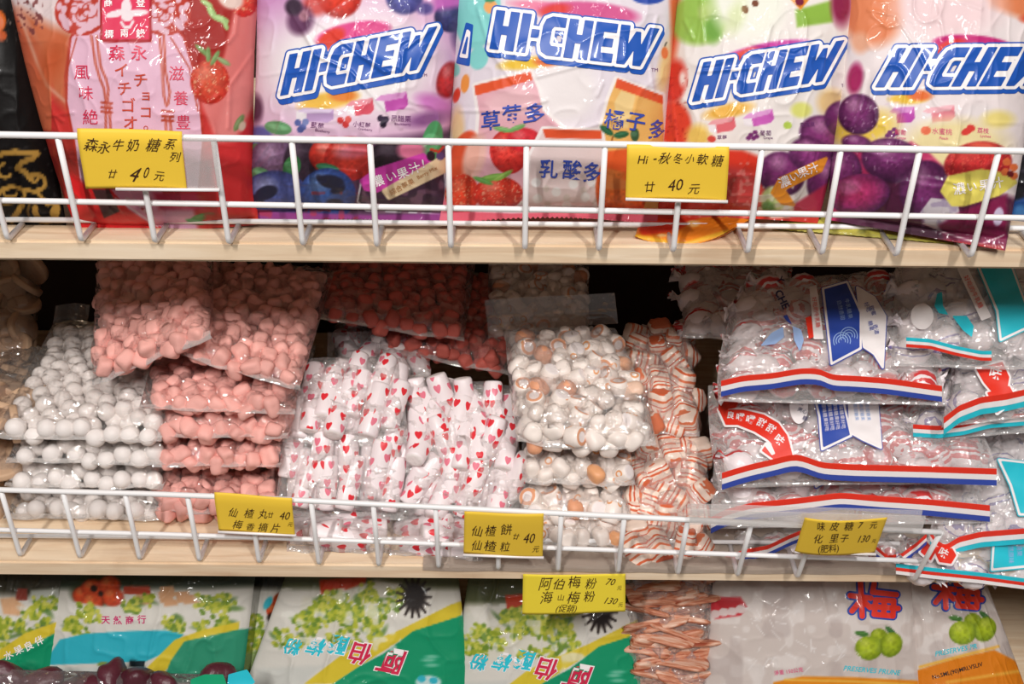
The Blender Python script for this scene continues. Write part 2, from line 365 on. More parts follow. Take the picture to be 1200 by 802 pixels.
# ---------------------------------------------------------------- a pouch: a patch with a height field over it
def q8(c, m, s, t):
    a = 2*s-1; b = 2*t-1
    cs = ((-1, -1), (1, -1), (1, 1), (-1, 1))
    out = 0
    for (i, j), p in zip(cs, c):
        out = out + (0.25*(1+a*i)*(1+b*j)*(a*i+b*j-1))[..., None]*p
    out = out + (0.5*(1-a*a)*(1-b))[..., None]*m[0] + (0.5*(1-b*b)*(1+a))[..., None]*m[1]
    out = out + (0.5*(1-a*a)*(1+b))[..., None]*m[2] + (0.5*(1-b*b)*(1-a))[..., None]*m[3]
    return out
class Patch:
    """corners and mid-edges are (px, py, y): front/bottom left, right, back/top right, left; mids bottom, right, top, left (or None)"""
    def __init__(s, corners, mids=(None,)*4, T=0.02, Tb=None, p=2.6, q=0.6, ns=120, nt=120, seal=(0.0, 0.0), seed=1, crinkle=0.0012, cs=(7, 7), tw=None):
        g = lambda a: np.array(a[3]) if len(a) == 4 else P(*a)
        s.c = [g(a) for a in corners]; s.m = []
        for k in range(4):
            if mids[k] is None: s.m.append((s.c[k]+s.c[(k+1) % 4])/2)
            else: s.m.append(g(mids[k]))
        n = np.cross(s.c[1]-s.c[0], s.c[3]-s.c[0]); n = n/np.linalg.norm(n)
        cen = sum(s.c)/4
        if n@(CAM-cen) < 0: n = -n
        s.n = n; s.T = T; s.Tb = T if Tb is None else Tb; s.p, s.q = p, q; s.seal = seal; s.seed = seed
        s.ns, s.nt = ns, nt
        S, Tt = np.meshgrid(np.linspace(0, 1, ns), np.linspace(0, 1, nt)); s.Sg, s.Tg = S, Tt
        s.pr = s.prof(S, Tt); s.tw = tw
        r = ridged(S*cs[0]+seed*3.1, Tt*cs[1]+seed*1.7, seed)-0.5
        s.wr = crinkle*r*(0.3+0.7*np.clip(s.pr*1.6, 0, 1))
        s.H = T*s.pr + s.wr
        s.wid = np.linalg.norm(s.c[1]-s.c[0]); s.len = np.linalg.norm(s.c[3]-s.c[0])
    def fold(s, lines, amp=0.0012, w=2.2):
        """sharp creases of the film along photo-pixel polylines"""
        px, py = proj((s.base(s.Sg, s.Tg)+s.H[..., None]*s.n).reshape(-1, 3)); px = px.reshape(s.Sg.shape); py = py.reshape(s.Sg.shape)
        for l in lines:
            d = sdf_line(px, py, np.array(l, float)); s.H = s.H+amp*np.exp(-(d/w)**2)
    def prof(s, S, T):
        t = np.clip((T-s.seal[0])/(1-s.seal[0]-s.seal[1]), 0, 1)
        S = np.clip(S, 0, 1)
        return (np.clip(1-np.abs(2*S-1)**s.p, 0, 1)**s.q)*(np.clip(1-np.abs(2*t-1)**s.p, 0, 1)**s.q)
    def base(s, S, T): return q8(s.c, s.m, np.asarray(S, float), np.asarray(T, float))
    def h(s, S, T):
        x = np.clip(S, 0, 1)*(s.ns-1.001); y = np.clip(T, 0, 1)*(s.nt-1.001)
        j = x.astype(int); i = y.astype(int); fx = x-j; fy = y-i; H = s.H
        return (H[i, j]*(1-fx)+H[i, j+1]*fx)*(1-fy)+(H[i+1, j]*(1-fx)+H[i+1, j+1]*fx)*fy
    def at(s, S, T, off=0.0):
        return s.base(S, T)+(s.h(S, T)+off)[..., None]*s.n
    def inv(s, px, py):
        px = np.asarray(px, float); py = np.asarray(py, float)
        S = np.full(px.shape, 0.5); T = np.full(px.shape, 0.5); e = 0.02
        for k in range(14):
            x, y = proj(s.at(S, T)); xs, ys = proj(s.at(S+e, T)); xt, yt = proj(s.at(S, T+e))
            a = (xs-x)/e; b = (xt-x)/e; c = (ys-y)/e; d = (yt-y)/e
            det = a*d-b*c; det = np.where(np.abs(det) < 1, np.where(det < 0, -1, 1), det)
            rx = px-x; ry = py-y
            ds = np.clip((d*rx-b*ry)/det, -0.3, 0.3); dt = np.clip((-c*rx+a*ry)/det, -0.3, 0.3)
            f = 1.0 if k < 5 else 0.7
            S = np.clip(S+f*ds, -0.25, 1.25); T = np.clip(T+f*dt, -0.25, 1.25)
        return S, T
    def drape(s, v2, off):
        S, T = s.inv(v2[:, 0], v2[:, 1])
        return s.at(S, T, off)
    def shell(s, name, m, parent, art=None, backcol=(150, 150, 150), serr=0.0, back=True):
        A = s.base(s.Sg, s.Tg)
        if serr:
            z = serr*(np.abs(((s.Sg*46) % 1)-0.5)*2-0.5)
            w0 = (np.arange(s.nt) == 0)[:, None]*1.0
            A = A + (w0*z)[..., None]*((s.c[0]-s.c[3])/np.linalg.norm(s.c[0]-s.c[3]))
        F = (A+s.H[..., None]*s.n).reshape(-1, 3)
        idx = np.arange(s.ns*s.nt).reshape(s.nt, s.ns)
        f = np.stack([idx[:-1, :-1], idx[:-1, 1:], idx[1:, 1:], idx[1:, :-1]], -1).reshape(-1, 4)
        col = None
        if art is not None:
            px, py = proj(F); col = 0.83*lin(art.sample(px, py))**1.10
        V = F
        if back:
            B = (A-(s.Tb*s.pr+0.0006)[..., None]*s.n)
            ks = 4
            rows = sorted(set(list(range(0, s.nt, ks))+[s.nt-1])); cols = sorted(set(list(range(0, s.ns, ks))+[s.ns-1]))
            Bv = B[np.ix_(rows, cols)]; nb = len(F)
            ib = nb+np.arange(len(rows)*len(cols)).reshape(len(rows), len(cols))
            fb = np.stack([ib[:-1, :-1], ib[1:, :-1], ib[1:, 1:], ib[:-1, 1:]], -1).reshape(-1, 4)
            V = np.concatenate([F, Bv.reshape(-1, 3)]); f = np.concatenate([f, fb])
            if col is not None:
                col = np.concatenate([col, np.tile(lin(np.array(backcol)/255.0), (Bv.shape[0]*Bv.shape[1], 1))])
        return mk(name, V, f, m, parent, True, col)
    def text(s, name, items, m, parent, off=0.0005):
        v, f = text_px(items)
        return mk(name, s.drape(v, off), f, m, parent, False)
    def decal(s, name, fn, box, m, parent, off=0.0004, st=0.9):
        v, f = marching(fn, *box, st)
        if not len(v): return None
        return mk(name, s.drape(v, off), f, m, parent, True)
    def shape(s, name, pts, m, parent, off=0.0004, grow=0.0, st=1.0):
        p = np.array(pts, float); g = max(0, grow)+1.5
        return s.decal(name, lambda X, Y: sdf_poly(X, Y, p)-grow, (p[:, 0].min()-g, p[:, 1].min()-g, p[:, 0].max()+g, p[:, 1].max()+g), m, parent, off, st)

# logo lettering: block letters, drawn as polygons in a unit frame
LET = {
 'H': [(0, 0), (.23, 0), (.23, .4), (.41, .4), (.41, 0), (.64, 0), (.64, 1), (.41, 1), (.41, .61), (.23, .61), (.23, 1), (0, 1)],
 'I': [(0, 0), (.23, 0), (.23, 1), (0, 1)],
 '-': [(0, .42), (.2, .42), (.2, .62), (0, .62)],
 'C': [(.6, 1), (.22, 1), (.06, .92), (0, .75), (0, .25), (.06, .08), (.22, 0), (.6, 0), (.6, .24), (.3, .24), (.24, .32), (.24, .68), (.3, .76), (.6, .76)],
 'E': [(0, 0), (.58, 0), (.58, .22), (.23, .22), (.23, .4), (.52, .4), (.52, .6), (.23, .6), (.23, .78), (.58, .78), (.58, 1), (0, 1)],
 'W': [(0, 1), (.24, 1), (.26, .48), (.44, .86), (.56, .86), (.62, .48), (.80, 1), (1.04, 1), (.70, 0), (.50, 0), (.46, .42), (.26, 0), (.05, 0)],
}
def logo_polys(word, o, ex, ey, shear=0.22, gap=.10):
    """o: px of the lower-left corner, ex: px vector of the whole word, ey: px vector of the height"""
    xs = 0.0; raw = []
    for ch in word:
        p = np.array(LET[ch], float); raw.append(p+np.array([xs, 0])); xs += p[:, 0].max()+(gap if ch not in 'I-' else gap*0.9)
    tot = xs-gap; o = np.array(o, float); ex = np.array(ex, float); ey = np.array(ey, float)
    out = []
    for p in raw:
        x = (p[:, 0]+shear*p[:, 1])/tot
        out.append(o+x[:, None]*ex+p[:, 1][:, None]*ey)
    return out
def logo(bag, parent, word, o, ex, ey, shear=0.22, w=(2.0, 4.4, 6.2), drop=(3, 7)):
    ps = logo_polys(word, o, ex, ey, shear)
    allp = np.concatenate(ps); m = w[2]+max(drop)+3
    box = (allp[:, 0].min()-m, allp[:, 1].min()-m, allp[:, 0].max()+m, allp[:, 1].max()+m)
    def un(X, Y):
        d = np.full(X.shape, 1e9)
        for p in ps:
            d = np.minimum(d, sdf_poly(X, Y, p))
        return d
    def body(X, Y):
        d = un(X, Y)-w[2]
        for k in (0.34, 0.67, 1.0):
            d = np.minimum(d, un(X-drop[0]*k*.7, Y-drop[1]*k*.7)-w[2]*0.85)
        return d
    bag.decal('logo_backing', body, box, MAT['ink_logo_blue'], parent, 0.0006, 1.1)
    bag.decal('logo_outline', lambda X, Y: un(X, Y)-w[1], box, MAT['ink_white'], parent, 0.0010, 0.9)
    bag.decal('logo_lettering', lambda X, Y: un(X, Y)-0.5, box, MAT['ink_logo_blue'], parent, 0.0014, 0.8)

# ---------------------------------------------------------------- sweets
def ico(name, sub, fn, m, smooth=True):
    bm = bmesh.new(); bmesh.ops.create_icosphere(bm, subdivisions=sub, radius=1.0)
    for v in bm.verts: v.co = Vector(fn(np.array(v.co)))
    me = bpy.data.meshes.new(name); bm.to_mesh(me); bm.free(); me.materials.append(m)
    if smooth: me.polygons.foreach_set('use_smooth', np.ones(len(me.polygons), bool))
    return me
def lump(seed, sx, sy, sz, boxy, amp):
    rr = random.Random(seed); ph = [(rr.uniform(-1, 1), rr.uniform(-1, 1), rr.uniform(-1, 1), rr.uniform(0, 6)) for _ in range(5)]
    def fn(v):
        p = 2.0+boxy
        n = (abs(v[0])**p+abs(v[1])**p+abs(v[2])**p)**(1/p)
        w = v/n; d = 1+amp*sum(math.sin(3.0*(a*v[0]+b*v[1]+c*v[2])+e) for a, b, c, e in ph)/2.5
        return (w[0]*sx*d, w[1]*sy*d, w[2]*sz*d)
    return fn
def rot_to(a, jit, rr):
    """rotation with local x along the vector a"""
    x = Vector(a).normalized(); z = Vector((0, 0, 1)); y = z.cross(x)
    if y.length < 1e-3: y = Vector((0, 1, 0))
    y.normalize(); z = x.cross(y)
    m = Matrix((x, y, z)).transposed()
    return m @ Euler((rr.uniform(0, 6.28), rr.uniform(-jit, jit), rr.uniform(-jit, jit))).to_matrix()

def clear_bag(name, label, cat, patch, candy, meshes, r, group=None, n=100, dist=None, film='film', srange=(0.085, 0.915), trange=(0.07, 0.93),
              front=True, axis=None, jit=0.35, seed=1, cling=0.85, fill=True, fillmesh=None, sink=0.0, back=True, loc=None, zip_=None, lip=0.006, half=0.0):
    b = patch; rr = random.Random(seed)
    base = b.base(np.array([0.5]), np.array([0.0]))[0] if loc is None else loc
    root = thing(name, label, cat, base, group)
    dist = dist or r*1.62
    if half and axis == 't': mg = min(.42, 0.85*half/b.len); trange = (max(trange[0], mg), min(trange[1], 1-mg))
    if half and axis == 's': mg = min(.42, 0.85*half/b.wid); srange = (max(srange[0], mg), min(srange[1], 1-mg))
    pts = []; info = []
    tries = 0
    def put(s, t, hh):
        p = b.base(np.array(s), np.array(t))+b.n*hh
        for q in pts:
            if (p[0]-q[0])**2+(p[1]-q[1])**2+(p[2]-q[2])**2 < dist*dist: return False
        pts.append(p); info.append((s, t, hh)); return True
    if front:
        ts = min(0.3, (r*0.9)/b.len)
        for k in range(900):
            if len(pts) >= n*0.6: break
            s = rr.uniform(*srange); t = rr.uniform(0.25*ts, ts)
            hm = float(b.T*b.prof(np.array(s), np.array(max(t, 0.04))))
            put(s, t, rr.uniform(-0.9, 0.85)*max(0.0, b.T*0.95-0.9*r))
    while len(pts) < n and tries < 4500:
        tries += 1
        s = rr.uniform(*srange); t = rr.uniform(*trange)
        h0 = float(b.T*b.prof(np.array(s), np.array(t)))
        if h0 < 0.35*r: continue
        put(s, t, max(h0-r*(1.0+sink)-abs(rr.gauss(0, 0.12))*r, -0.2*b.T))
    for p in pts:
        me = rr.choice(meshes)
        o = bpy.data.objects.new(candy, me); COL.objects.link(o); o.parent = root
        if axis is None: R = Euler((rr.uniform(0, 6.28), rr.uniform(0, 6.28), rr.uniform(0, 6.28))).to_matrix()
        else:
            ax = (b.c[3]-b.c[0]) if axis == 't' else (b.c[1]-b.c[0]); R = rot_to(ax, jit, rr)
        o.matrix_local = Matrix.LocRotScale(Vector(p-np.array(root.location)), R.to_quaternion(), Vector((1, 1, 1))*rr.uniform(0.92, 1.06))
    # the lower layer of sweets under the ones that show
    if fill:
        me0 = fillmesh or meshes[0]
        nv = len(me0.vertices); co = np.zeros(nv*3, np.float32); me0.vertices.foreach_get('co', co); co = co.reshape(-1, 3)
        fs = np.array([(q.vertices[0], q.vertices[k_], q.vertices[k_+1]) for q in me0.polygons for k_ in range(1, len(q.vertices)-1)], np.int64)
        Vs = []; Fs = []; low = []
        for k in range(900):
            if len(low) >= int(n*0.8): break
            s = rr.uniform(*srange); t = rr.uniform(*trange)
            h0 = float(b.T*b.prof(np.array(s), np.array(t)))
            if h0 < 0.6*r: continue
            hh = max(h0-2.5*r, min(0.0, r*1.1-h0))
            p = b.base(np.array(s), np.array(t))+b.n*hh
            if any(np.sum((p-q)**2) < (dist*0.95)**2 for q in low): continue
            if any(np.sum((p-q)**2) < (dist*0.75)**2 for q in pts): continue
            low.append(p)
            R = np.array(Euler((rr.uniform(0, 6.28), rr.uniform(0, 6.28), rr.uniform(0, 6.28))).to_matrix() if axis is None else rot_to((b.c[3]-b.c[0]) if axis == 't' else (b.c[1]-b.c[0]), jit, rr))
            Vs.append(co@R.T+p); Fs.append(fs+nv*(len(low)-1))
        if low:
            o = mk({'ball_candy': 'ball_candies', 'pink_candy': 'pink_candies', 'red_candy': 'red_candies', 'heart_roll': 'heart_rolls', 'ring_candy': 'ring_candies', 'block_candy': 'block_candies', 'wafer': 'wafers', 'wrapped_toffee': 'wrapped_toffees', 'dried_strip': 'dried_strips', 'dark_plum': 'dark_plums'}[candy], np.concatenate(Vs), np.concatenate(Fs), me0.materials[0], root); o['kind'] = 'stuff'
    # the film clings to the sweets below it
    H = b.T*b.pr*cling; A = b.base(b.Sg, b.Tg)
    e1 = b.c[1]-b.c[0]; e2 = b.c[3]-b.c[0]; step1 = np.linalg.norm(e1)/b.ns; step2 = np.linalg.norm(e2)/b.nt
    for (s, t, hh), p in zip(info, pts):
        ci = int(t*b.nt); cj = int(s*b.ns); a = int(r/step2)+2; c = int(r/step1)+2
        w = (slice(max(0, ci-a), ci+a+1), slice(max(0, cj-c), cj+c+1))
        if H[w].size == 0: continue
        v = A[w]-p; v = v-(v@b.n)[..., None]*b.n; d2 = np.sum(v*v, -1)
        cap = hh+np.sqrt(np.clip((1.12*r)**2-d2, 0, None))
        H[w] = np.where(d2 < (1.12*r)**2, np.maximum(H[w], cap), H[w])
    edge = np.clip(np.minimum(np.minimum(b.Sg, 1-b.Sg), np.minimum(b.Tg, 1-b.Tg))*30, 0, 1)
    for _ in range(3):
        Hp = np.pad(H, 1, mode='edge')
        H = (Hp[:-2, 1:-1]+Hp[2:, 1:-1]+Hp[1:-1, :-2]+Hp[1:-1, 2:]+2*H)/6
    b.H = (H+0.0008)*edge+b.wr
    b.shell('film', MAT[film], root, back=back)
    Hs = b.H.copy()
    for _ in range(4):
        Hp = np.pad(Hs, 1, mode='edge'); Hs = np.maximum.reduce([Hp[1:-1, 1:-1], Hp[:-2, 1:-1], Hp[2:, 1:-1], Hp[1:-1, :-2], Hp[1:-1, 2:]])
    for _ in range(40):
        Hp = np.pad(Hs, 1, mode='edge'); Hs = (Hp[:-2, 1:-1]+Hp[2:, 1:-1]+Hp[1:-1, :-2]+Hp[1:-1, 2:])/4
    b.H = Hs+0.0006
    if lip:
        n_ = 60; s_ = np.linspace(0.0, 1.0, n_); A0 = b.base(s_, np.zeros(n_)); dv = b.c[0]-b.c[3]; dv = dv/np.linalg.norm(dv)
        wv = vnoise(s_*9+seed*3.3, np.zeros(n_)+seed, seed)
        rows_ = []
        for kk, e in enumerate((-.15, 0.35, 0.7, 1.0)):
            off = lip*e*(0.75+0.5*wv); up_ = 0.0035*(vnoise(s_*7+seed, np.zeros(n_)+kk*.6, seed+3)-.55)*max(0, e)-0.0015*max(0, e)
            rows_.append(A0+off[:, None]*dv+up_[:, None]*b.n)
        V = np.concatenate(rows_); ii = np.arange(4*n_).reshape(4, n_)
        f_ = np.stack([ii[:-1, :-1], ii[1:, :-1], ii[1:, 1:], ii[:-1, 1:]], -1).reshape(-1, 4)
        mk('seam_lip', np.concatenate([V, V-b.n*0.0005]), np.concatenate([f_, f_[:, ::-1]+4*n_]), MAT['film_lip'], root)
    if zip_:
        z0, z1, hgt = zip_     # top-left, top-right corners (px,py,y) and the px height of the strip
        ziplock(root, z0, z1, hgt)
    return root

def ziplock(root, z0, z1, hgt, n=40):
    a = P(*z0); c = P(*z1)
    a2 = P(z0[0]+hgt[0], z0[1]+hgt[1], z0[2]+hgt[2]); c2 = P(z1[0]+hgt[0], z1[1]+hgt[1], z1[2]+hgt[2])
    s = np.linspace(0, 1, n); t = np.linspace(0, 1, 14)
    S, T = np.meshgrid(s, t)
    nn = np.cross(c-a, a2-a); nn /= np.linalg.norm(nn)
    if nn@(CAM-a) < 0: nn = -nn
    B = (a*(1-S)[..., None]+c*S[..., None])*(1-T)[..., None]+(a2*(1-S)[..., None]+c2*S[..., None])*T[..., None]
    w = 0.003*np.sin(S*5+root.location[0]*40)+0.0016*np.exp(-((T-0.62)/0.06)**2)+0.0016*np.exp(-((T-0.80)/0.06)**2)
    V = (B+w[..., None]*nn).reshape(-1, 3); V2 = (B+(w-0.0008)[..., None]*nn).reshape(-1, 3)
    i = np.arange(n*14).reshape(14, n)
    f = np.stack([i[:-1, :-1], i[:-1, 1:], i[1:, 1:], i[1:, :-1]], -1).reshape(-1, 4)
    k = len(V)
    return mk('ziplock_strip', np.concatenate([V, V2]), np.concatenate([f, f[:, ::-1]+k]), MAT['zip'], root)
# ---------------------------------------------------------------- shop wall, floor, shelf rack
ZU, ZM, ZL = -0.001, -0.346, -0.640
def box(name, x0, x1, y0, y1, z0, z1, m, parent=None, bev=0.002, kind=None):
    bm = bmesh.new(); bmesh.ops.create_cube(bm, size=1)
    for v in bm.verts: v.co = ((x0+x1)/2+v.co.x*(x1-x0), (y0+y1)/2+v.co.y*(y1-y0), (z0+z1)/2+v.co.z*(z1-z0))
    if bev: bmesh.ops.bevel(bm, geom=bm.edges[:], offset=bev, segments=2, affect='EDGES')
    if parent is not None:
        for v in bm.verts: v.co -= parent.location
    me = bpy.data.meshes.new(name); bm.to_mesh(me); bm.free(); me.materials.append(m)
    o = bpy.data.objects.new(name, me); COL.objects.link(o)
    if parent is not None: o.parent = parent
    if kind: o['kind'] = kind
    return o
box('floor', -1.6, 1.6, -1.6, 0.56, -1.12, -1.10, MAT['floor'], kind='structure', bev=0)
box('wall_back', -1.6, 1.6, 0.50, 0.56, -1.10, 1.2, MAT['wall'], kind='structure', bev=0)
rack = thing('shelf_rack', 'pale wooden shelf rack with a dark back holding all the bags of sweets', 'shelf', (0, 0.25, -1.10))
for z in (ZU, ZM, ZL):
    box('shelf_board', -0.80, 0.80, 0.0, 0.46, z-0.019, z, MAT['wood'], rack, 0.0025)
box('back_panel', -0.80, 0.80, 0.46, 0.475, -1.10, 0.45, MAT['dark_board'], rack)
for x in (-0.80, 0.78):
    box('side_panel', x, x+0.02, 0.0, 0.46, -1.10, 0.45, MAT['dark_board'], rack)
# liner sheet that covers the right part of the middle shelf and curls over its edge
bm = bmesh.new()
rows = [(0.30, 0.0012), (0.05, 0.0012), (0.006, 0.0014), (-0.0006, 0.0008), (-0.0016, -0.0016), (-0.0018, -0.006)]
lx0, lx1 = Pz(496, 660, ZM)[0], Pz(1110, 672, ZM)[0]
vs = [[bm.verts.new((lx0+(lx1-lx0)*i/60.0, y, ZM+z+(0.0010*math.sin(i*0.9+y*40) if z > 0 else -0.0012*abs(math.sin(i*0.37)))+0.0008)) for i in range(61)] for y, z in rows]
for a in range(len(rows)-1):
    for i in range(60): bm.faces.new((vs[a][i], vs[a+1][i], vs[a+1][i+1], vs[a][i+1]))
bmesh.ops.solidify(bm, geom=bm.faces[:], thickness=0.0006)
me = bpy.data.meshes.new('shelf_liner'); bm.to_mesh(me); bm.free(); me.materials.append(MAT['liner'])
lin_o = bpy.data.objects.new('shelf_liner', me); COL.objects.link(lin_o)
tag(lin_o, 'grey beige liner sheet on the right part of the middle wooden shelf', 'shelf liner')

# ---------------------------------------------------------------- wire fences along the shelf fronts
def rod(name, pts, r, m, parent, seg=10):
    pts = [np.array(p, float)-np.array(parent.location) for p in pts]
    bm = bmesh.new(); rings = []
    for i, p in enumerate(pts):
        a = pts[max(0, i-1)]; b = pts[min(len(pts)-1, i+1)]; t = (b-a)/np.linalg.norm(b-a)
        q = np.array([1, 0, 0.]) if abs(t[0]) < 0.8 else np.array([0, 0, 1.])
        u = np.cross(t, q); u /= np.linalg.norm(u); w = np.cross(t, u)
        rings.append([bm.verts.new(tuple(p+r*(math.cos(k*2*math.pi/seg)*u+math.sin(k*2*math.pi/seg)*w))) for k in range(seg)])
    for A, B in zip(rings[:-1], rings[1:]):
        for k in range(seg): bm.faces.new((A[k], A[(k+1) % seg], B[(k+1) % seg], B[k]))
    bm.faces.new(rings[0][::-1]); bm.faces.new(rings[-1])
    bmesh.ops.recalc_face_normals(bm, faces=bm.faces[:])
    me = bpy.data.meshes.new(name); bm.to_mesh(me); bm.free(); me.materials.append(m)
    me.polygons.foreach_set('use_smooth', np.ones(len(me.polygons), bool))
    o = bpy.data.objects.new(name, me); COL.objects.link(o); o.parent = parent
    return o
FENCE = {}
def fence(label, z, xs, x0, x1, yf, hgt, hm, yback, tilt, r=0.0024):
    root = thing('wire_fence', label, 'wire fence', (0, yf(0), z))
    zb = z+r+0.0006
    def up(x, h): return (x, yf(x)-tilt(x)*h, zb+h)
    FENCE[label] = up
    wire = MAT['wire']
    for x in xs:
        pts = [up(x, hgt), up(x, hgt*0.5), up(x, 0.006), (x, yf(x)+0.0004, zb+0.002), (x, yf(x)+0.003, zb), (x, yback, zb)]
        rod('upright_wire', pts, r, wire, root)
    n = 12
    X = np.linspace(x0, x1, n)
    rod('top_rail', [(x, yf(x)-tilt(x)*hgt-0.0005, zb+hgt) for x in X], r*1.12, wire, root)
    rod('middle_rail', [(x, yf(x)-tilt(x)*hm+2*r*0.9, zb+hm) for x in X], r, wire, root)
    rod('back_rail', [(x, yback, zb+r*1.6) for x in X], r*0.95, wire, root)
    return root
def yfu(x): return -0.0138-0.0085*x/0.4
def tiu(x): return 0.05
def tim(x): return 0.03+0.45*max(0.0, x+0.3)
xu = [Pz(13+86*k, 281+17*(13+86*k)/1200.0, ZU)[0] for k in range(-1, 15)]
UF = 'white wire fence along the front edge of the top shelf'
fence(UF, ZU, xu, -0.56, 0.56, yfu, 0.091, 0.033, 0.026, tiu)
def yfm(x): return -0.0085-0.028*x
xm = [Pz(24+70*k, 655+28*(24+70*k)/1064.0, ZM)[0] for k in range(-1, 15)]+[Pz(1072, 686, ZM)[0]]
xm = [x for i, x in enumerate(xm) if i != 15]+[]
MF = 'white wire fence along the front edge of the middle shelf'
fence(MF, ZM, xm[:-1]+[Pz(1071, 685, ZM)[0]], -0.62, Pz(1071, 685, ZM)[0], yfm, 0.083, 0.029, 0.030, tim)

# ---------------------------------------------------------------- price cards
def surf_y(px, py, zbase, yf, tilt, gap):
    """the point on the (tilted) fence front plane under a pixel of the photograph, gap in front of it"""
    y = yf(0)
    for _ in range(12):
        p = P(px, py, y); y = yf(p[0])-(tiu if zbase == ZU else tim)(p[0])*max(0.0, p[2]-zbase)-gap
    return P(px, py, y)
def card(label, quad, zbase, yf, items, m, fold=0.0, sleeve=None, gap=0.006, tilt=0.05, thick=0.0006, plane=None, curl=0.0, lip=True):
    q = [np.array(plane(*p)) if plane else surf_y(p[0], p[1], zbase, yf, tilt, gap) for p in quad]   # tl, tr, br, bl
    root = thing('price_card', label, 'price tag', (q[2]+q[3])/2)
    nn = np.cross(q[1]-q[0], q[3]-q[0]); nn /= np.linalg.norm(nn)
    if nn[1] > 0: nn = -nn
    ns, nt = 26, 18
    S, T = np.meshgrid(np.linspace(0, 1, ns), np.linspace(0, 1, nt))
    def at(S, T, off=0.0):
        B = (q[0]*(1-S)[..., None]+q[1]*S[..., None])*(1-T)[..., None]+(q[3]*(1-S)[..., None]+q[2]*S[..., None])*T[..., None]
        bend = curl*(4*S*(1-S))+0.0012*np.sin(S*4+q[0][0]*30)
        fld = -fold*np.clip((0.24-T)/0.24, 0, 1)**2
        return B+(bend+fld+off)[..., None]*nn
    F = at(S, T).reshape(-1, 3); B = at(S, T, -thick).reshape(-1, 3)
    i = np.arange(ns*nt).reshape(nt, ns)
    f = np.stack([i[:-1, :-1], i[1:, :-1], i[1:, 1:], i[:-1, 1:]], -1).reshape(-1, 4); k = len(F)
    edge = []
    loop = list(i[0, :])+list(i[1:, -1])+list(i[-1, -2::-1])+list(i[-2:0:-1, 0])
    for a, b in zip(loop, loop[1:]+loop[:1]): edge.append((a, b, b+k, a+k))
    mk('card', np.concatenate([F, B]), np.concatenate([f, f[:, ::-1]+k, np.array(edge)]), MAT[m], root, False)
    # handwriting, laid out in the card's own frame
    v, fc = text_px(items)
    c2 = np.array([(a[0], a[1]) for a in quad], float)
    st = np.full((len(v), 2), 0.5)
    for _ in range(10):
        s, t = st[:, 0:1], st[:, 1:2]
        pt = (c2[0]*(1-s)+c2[1]*s)*(1-t)+(c2[3]*(1-s)+c2[2]*s)*t
        ds = (c2[1]-c2[0])*(1-t)+(c2[2]-c2[3])*t; dt = (c2[3]-c2[0])*(1-s)+(c2[2]-c2[1])*s
        r = v-pt; det = ds[:, 0]*dt[:, 1]-ds[:, 1]*dt[:, 0]
        st[:, 0] += (r[:, 0]*dt[:, 1]-r[:, 1]*dt[:, 0])/det; st[:, 1] += (ds[:, 0]*r[:, 1]-ds[:, 1]*r[:, 0])/det
    mk('handwriting', at(st[:, 0], st[:, 1], 0.0004), fc, MAT['pen'], root, False)
    if lip:   # clear sleeve lip along the lower edge
        w = (q[2]-q[3]); a = q[3]+w*(0.3 if sleeve else 0.0); b = q[2]+(w/np.linalg.norm(w))*(sleeve or 0.001)
        rod('sleeve_lip', [a+nn*0.0008, (a+b)/2+nn*0.001, b+nn*0.0008], 0.0014, MAT['ink_white'], root, 8)
    if sleeve:
        w = (q[1]-q[0])/np.linalg.norm(q[1]-q[0])
        up = (q[1]-q[2])
        a = q[2]+w*0.0005+nn*0.0002; b = a+w*sleeve
        box_pts = [a, b, b+up*0.92, a+up*0.92]
        V = box_pts+[p-nn*0.0012 for p in box_pts]
        mk('clear_sleeve', V, [(0, 1, 2, 3), (7, 6, 5, 4), (0, 4, 5, 1), (1, 5, 6, 2), (2, 6, 7, 3), (3, 7, 4, 0)], MAT['plastic'], root, False)
    return root
_hw = random.Random(3)
H_ = lambda s, x, y, h, a=0, w=1.0, sh=0.25: (s, x+_hw.uniform(-.6, .6), y+_hw.uniform(-.8, .8), h*_hw.uniform(.95, 1.12), a+_hw.uniform(-7, 5), w*_hw.uniform(.92, 1.05), sh+_hw.uniform(-.1, .15), 0.0)
card('yellow price card for caramel candy, tucked in a clear sleeve before the pink pouch', [(89, 152), (212, 156), (219, 222), (101, 221)], ZU, yfu,
     [H_('森', 107, 169, 16, 8), H_('永', 122, 172, 15, 5), H_('牛', 138, 170, 13, 3), H_('奶', 155, 170, 14, 3), H_('糖', 180, 171, 15, 3), H_('系', 199, 168, 14, 5), H_('列', 205, 184, 13, 5),
      H_('廿', 132, 204, 11, 3), H_('4', 158, 204, 24, 6, 0.8), H_('0', 171, 203, 18, 4, 0.6), H_('元', 186, 207, 12, 6)], 'tag', 0.003, 0.026)
card('yellow price card reading 40 in front of the orange jug pouch', [(735, 171), (855, 174), (851, 236), (733, 233)], ZU, yfu,
     [H_('Hi', 753, 186, 14, 0), H_('-', 768, 186, 14, 0), H_('秋', 779, 186, 13, 0), H_('冬', 795, 187, 12, 0), H_('小', 808, 187, 12, 0), H_('軟', 823, 187, 13, 0), H_('糖', 841, 188, 13, 0),
      H_('廿', 762, 219, 12, 0), H_('40', 792, 217, 20, -6, 0.95, 0.4), H_('元', 813, 222, 13, 0)], 'tag', 0.003)
